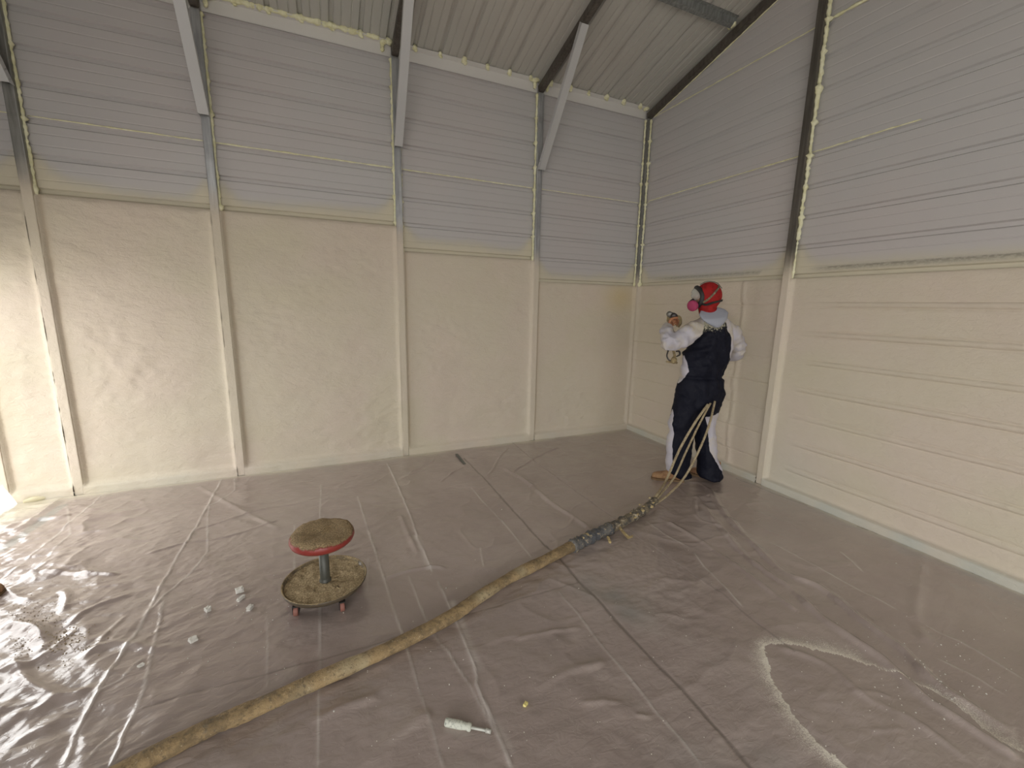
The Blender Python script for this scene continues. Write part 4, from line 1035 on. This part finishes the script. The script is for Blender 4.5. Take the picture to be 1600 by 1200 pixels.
# fittings and short hoses dangling below the sleeve
fc = Wp(1053, 563, -.02)
bm = bmesh.new(); limb(bm, [Wp(1045, 545, .0), Wp(1042, 556, -.01), Wp(1046, 563, -.02), fc], [.007, .006, .006, .007], 10); obj('gun_hose', bm, M_DK, gun, True)
bm = bmesh.new(); limb(bm, [Wp(1052, 548, .02), Wp(1054, 556, .0), fc], [.010, .012, .016], 12); ico(bm, tuple(fc), .030, 2, (1, .8, 1.1), .08, 3); limb(bm, [Wp(1041, 565, -.02), Wp(1058, 567, -.02)], [.008, .009], 10); obj('hose_fitting', bm, M_GUN, gun, True, label='tan hose fitting hanging below the sleeve')
bm = bmesh.new(); limb(bm, [Wp(1056, 549, .0), Wp(1061, 549, .0), Wp(1062, 554, 0), Wp(1057, 557, -.01)], [.006, .008, .008, .006], 10); obj('gun_hose', bm, M_DK, gun, True)

#==SMALL==
# ------------------------------------------------------------------ small things on the sheeting
def chunk(px, py, size, name, label, group, cat, m, seed, sc3=(1, 1, .7), rz=0.0):
    c = fl(px, py); z_ = zf(c[0], c[1]); bm = bmesh.new(); rnd = random.Random(seed)
    bmesh.ops.create_cube(bm, size=1.7); bmesh.ops.subdivide_edges(bm, edges=bm.edges, cuts=2, use_grid_fill=True)
    for v_ in bm.verts:
        q = v_.co*(1-.13*max(0, v_.co.length-1.0))+Vector([rnd.uniform(-.16, .16) for _ in range(3)]); v_.co = Vector((q.x*sc3[0], q.y*sc3[1], q.z*sc3[2]))*size
    bmesh.ops.rotate(bm, verts=bm.verts, matrix=Matrix.Rotation(rz, 3, 'Z'))
    me_ = bpy.data.meshes.new(name); bm.to_mesh(me_); bm.free()
    o = mesh_obj(name, me_, m, None, False, label=label, cat=cat, group=group); o.location = (c[0], c[1], z_+size*sc3[2]*.78); return o
M_CHK = mat('white_foam_offcut', (.72, .71, .66), .8); t = NT(M_CHK); t.bump(t.noise(90, 3), .004, .8)
grp = 'white foam offcuts left of the rolling stool'
chunk(375, 927, .017, 'foam_offcut', 'blocky white foam scrap, farthest one from the hose beside the stool', grp, 'foam scrap', M_CHK, 1, (1.2, 1, .8), .3)
chunk(377, 939, .016, 'foam_offcut', 'long thin white foam scrap lying just below the blocky scrap', grp, 'foam scrap', M_CHK, 2, (1.5, .6, .6), .95)
chunk(391, 953, .015, 'foam_offcut', 'oval white foam scrap, the one nearest to the stool', grp, 'foam scrap', M_CHK, 3, (1.2, .75, .8), 1.1)
chunk(325, 955, .015, 'foam_offcut', 'small gray-white foam scrap lying between the other scraps and the long crease', grp, 'foam scrap', M_CHK, 4, (.9, .9, .9), .7)
chunk(302, 1003, .016, 'foam_offcut', 'square white foam scrap, the one nearest to the hose', grp, 'foam scrap', M_CHK, 5, (1.1, 1, .6), .5)
M_YEL = mat('yellow_foam_bit', (.72, .64, .25), .7)
chunk(821, 1104, .009, 'foam_offcut', 'tiny yellow foam bit lying right of the screwdriver', None, 'foam scrap', M_YEL, 6, (1.2, .8, .7), .6)
chunk(221, 1044, .010, 'foam_offcut', 'small pale crumb of foam beside the long crease in the plastic', None, 'foam scrap', M_CHK, 16, (1.2, .8, .6), .6)
# foam lump in the back-left corner
c = fl(55, 783); bm = bmesh.new(); limb(bm, [np.array([c[0]-.05, c[1]-.03, .012]), np.array([c[0], c[1]-.01, .018]), np.array([c[0]+.06, c[1]+.02, .014])], [.016, .022, .016], 12)
fm = mat('cream_foam_lump', (.70, .65, .46), .8); o = obj('foam_lump', bm, fm, None, True, label='cream foam lump lying on the floor in the back-left corner by the doorway', cat='foam scrap')
# gray strip beside the back wall
a, b = fl(713, 711), fl(726, 727); d_ = Vector((b-a)).normalized(); bm = bmesh.new(); beam(bm, Vector(a)+Vector((0, 0, .014)), Vector(b)+Vector((0, 0, .014)), .028, .004, bev=.001)
obj('floor_strip', bm, mat('gray_strip', (.16, .17, .155), .5, .3), None, label='short gray strip lying on the plastic against the back wall', cat='metal strip')
# crumbs and grit
def crumbs(name, spots, m, label):
    bm = bmesh.new()
    for k, (x, y, s_) in enumerate(spots):
        c = fl(x, y)
        if c[0] > X1 or c[1] > Y1: continue
        ico(bm, (c[0], c[1], zf(c[0], c[1])+s_*.5), s_, 1, (1, 1, .7), .3, k)
    obj(name, bm, m, None, False, label=label, cat='debris', kind='stuff')
rnd = random.Random(77)
sp_ = [(rnd.uniform(280, 460), rnd.uniform(880, 1060), rnd.uniform(.0012, .0028)) for _ in range(46)]
sp_ += [(rnd.uniform(560, 1150), rnd.uniform(850, 1190), rnd.uniform(.0012, .0024)) for _ in range(60)]
sp_ += [(rnd.gauss(1460, 55), rnd.gauss(1085, 32), rnd.uniform(.0015, .0032)) for _ in range(60)]
sp_ += [(rnd.uniform(1230, 1590), rnd.uniform(960, 1180), rnd.uniform(.0012, .0025)) for _ in range(50)]
sp_ += [(762, 916, .004), (713, 922, .0035), (697, 921, .004), (904, 922, .0035), (537, 960, .004), (784, 797, .004), (702, 1072, .0035), (522, 1117, .0035), (1400, 882, .004), (325, 966, .003), (367, 968, .003)]
crumbs('foam_crumbs', sp_, M_CHK, 'tiny pale foam crumbs scattered over the plastic sheeting')
sp_ = [(rnd.gauss(100, 30), rnd.gauss(1003, 14), rnd.uniform(.0015, .0035)) for _ in range(170)]+[(rnd.gauss(70, 28), rnd.gauss(962, 14), rnd.uniform(.0012, .003)) for _ in range(110)]+[(rnd.gauss(35, 10), rnd.gauss(1010, 14), rnd.uniform(.0015, .003)) for _ in range(40)]
sp_ += [(rnd.uniform(80, 330), rnd.uniform(860, 1000), rnd.uniform(.0012, .0022)) for _ in range(60)]
crumbs('tan_grit', [q for q in sp_ if q[0] > 2], mat('tan_grit', (.34, .27, .17), .9), 'patch of tan grit scattered on the shiny plastic at the left')
# nut driver
a, b = fl(695, 1128, .019), fl(767, 1143, .014); dv_ = Vector((b-a)); L = dv_.length; q4 = Matrix.Translation(a) @ dv_.to_track_quat('Z', 'Y').to_matrix().to_4x4()
drv = empty('screwdriver', tuple(a), label='socket-tipped screwdriver coated in white foam dust, lying on the plastic', cat='screwdriver')
flu = lambda r_, z_, a_: 1-.09*(abs(math.sin(a_*3))**.5 if .012 < z_ < L*.42 else 0)
bm = bmesh.new(); lathe(bm, [(.004, 0), (.011, .001), (.0145, .006), (.0155, .014), (.0155, L*.36), (.0125, L*.44), (.0115, L*.48), (.014, L*.51), (.014, L*.56), (.009, L*.58), (.003, L*.58)], 30, q4, flu)
M_DRV = mat('whitened_handle', (.50, .52, .46), .7); t = NT(M_DRV); t.col(t.mix(t.ramp(t.noise(120, 4, .7), .52, .66), (.60, .62, .54), (.28, .30, .26))); t.bump(t.noise(120, 4, .7), .003, .8)
obj('handle', bm, M_DRV, drv, True)
bm = bmesh.new(); lathe(bm, [(.002, L*.55), (.0052, L*.56), (.0052, L*.92), (.002, L*.92)], 14, q4); obj('shaft', bm, mat('dusty_shaft', (.56, .57, .52), .5, .3), drv, True)
bm = bmesh.new(); lathe(bm, [(.004, L*.885), (.0078, L*.89), (.0078, L), (.0052, L), (.0052, L*.95), (.002, L*.95)], 18, q4); obj('socket_tip', bm, mat('dusty_socket', (.50, .50, .46), .5, .3), drv, True)
# boot toe at the left edge of the view
tb = fl(8, 928); boot(tb, tb+np.array([-.27, -.06, 0]), 'boot', None, .20, label='toe of a reddish-brown leather boot on the plastic near the doorway', cat='boot')
# plastic flap hanging by the doorway
M_FLAP = mat('white_film', (.85, .85, .84), .4); t = NT(M_FLAP)
tr = t.n('ShaderNodeBsdfTranslucent'); tr.inputs[0].default_value = (.9, .9, .88, 1); mx = t.n('ShaderNodeMixShader'); mx.inputs[0].default_value = .7
t.l(t.b.outputs[0], mx.inputs[1]); t.l(tr.outputs[0], mx.inputs[2]); t.l(mx.outputs[0], t.t.nodes['Material Output'].inputs[0])
ns, nz = 30, 26
sI, zI = np.meshgrid(np.linspace(0, 1, ns), np.linspace(0, 1, nz), indexing='ij')
Xf = XL+.075+.05*(1-zI)**2*(1+.3*np.sin(sI*9))-.02*sI+.01*np.sin(sI*14+zI*4); Yf = -.10-.62*sI-.05*(1-zI)*np.sin(sI*6); Zf = .008+zI*(.16-.05*sI)
grid('plastic_flap', Xf, Yf, Zf, M_FLAP, None, True, label='milky plastic flap pulled aside at the doorway corner', cat='plastic sheet')
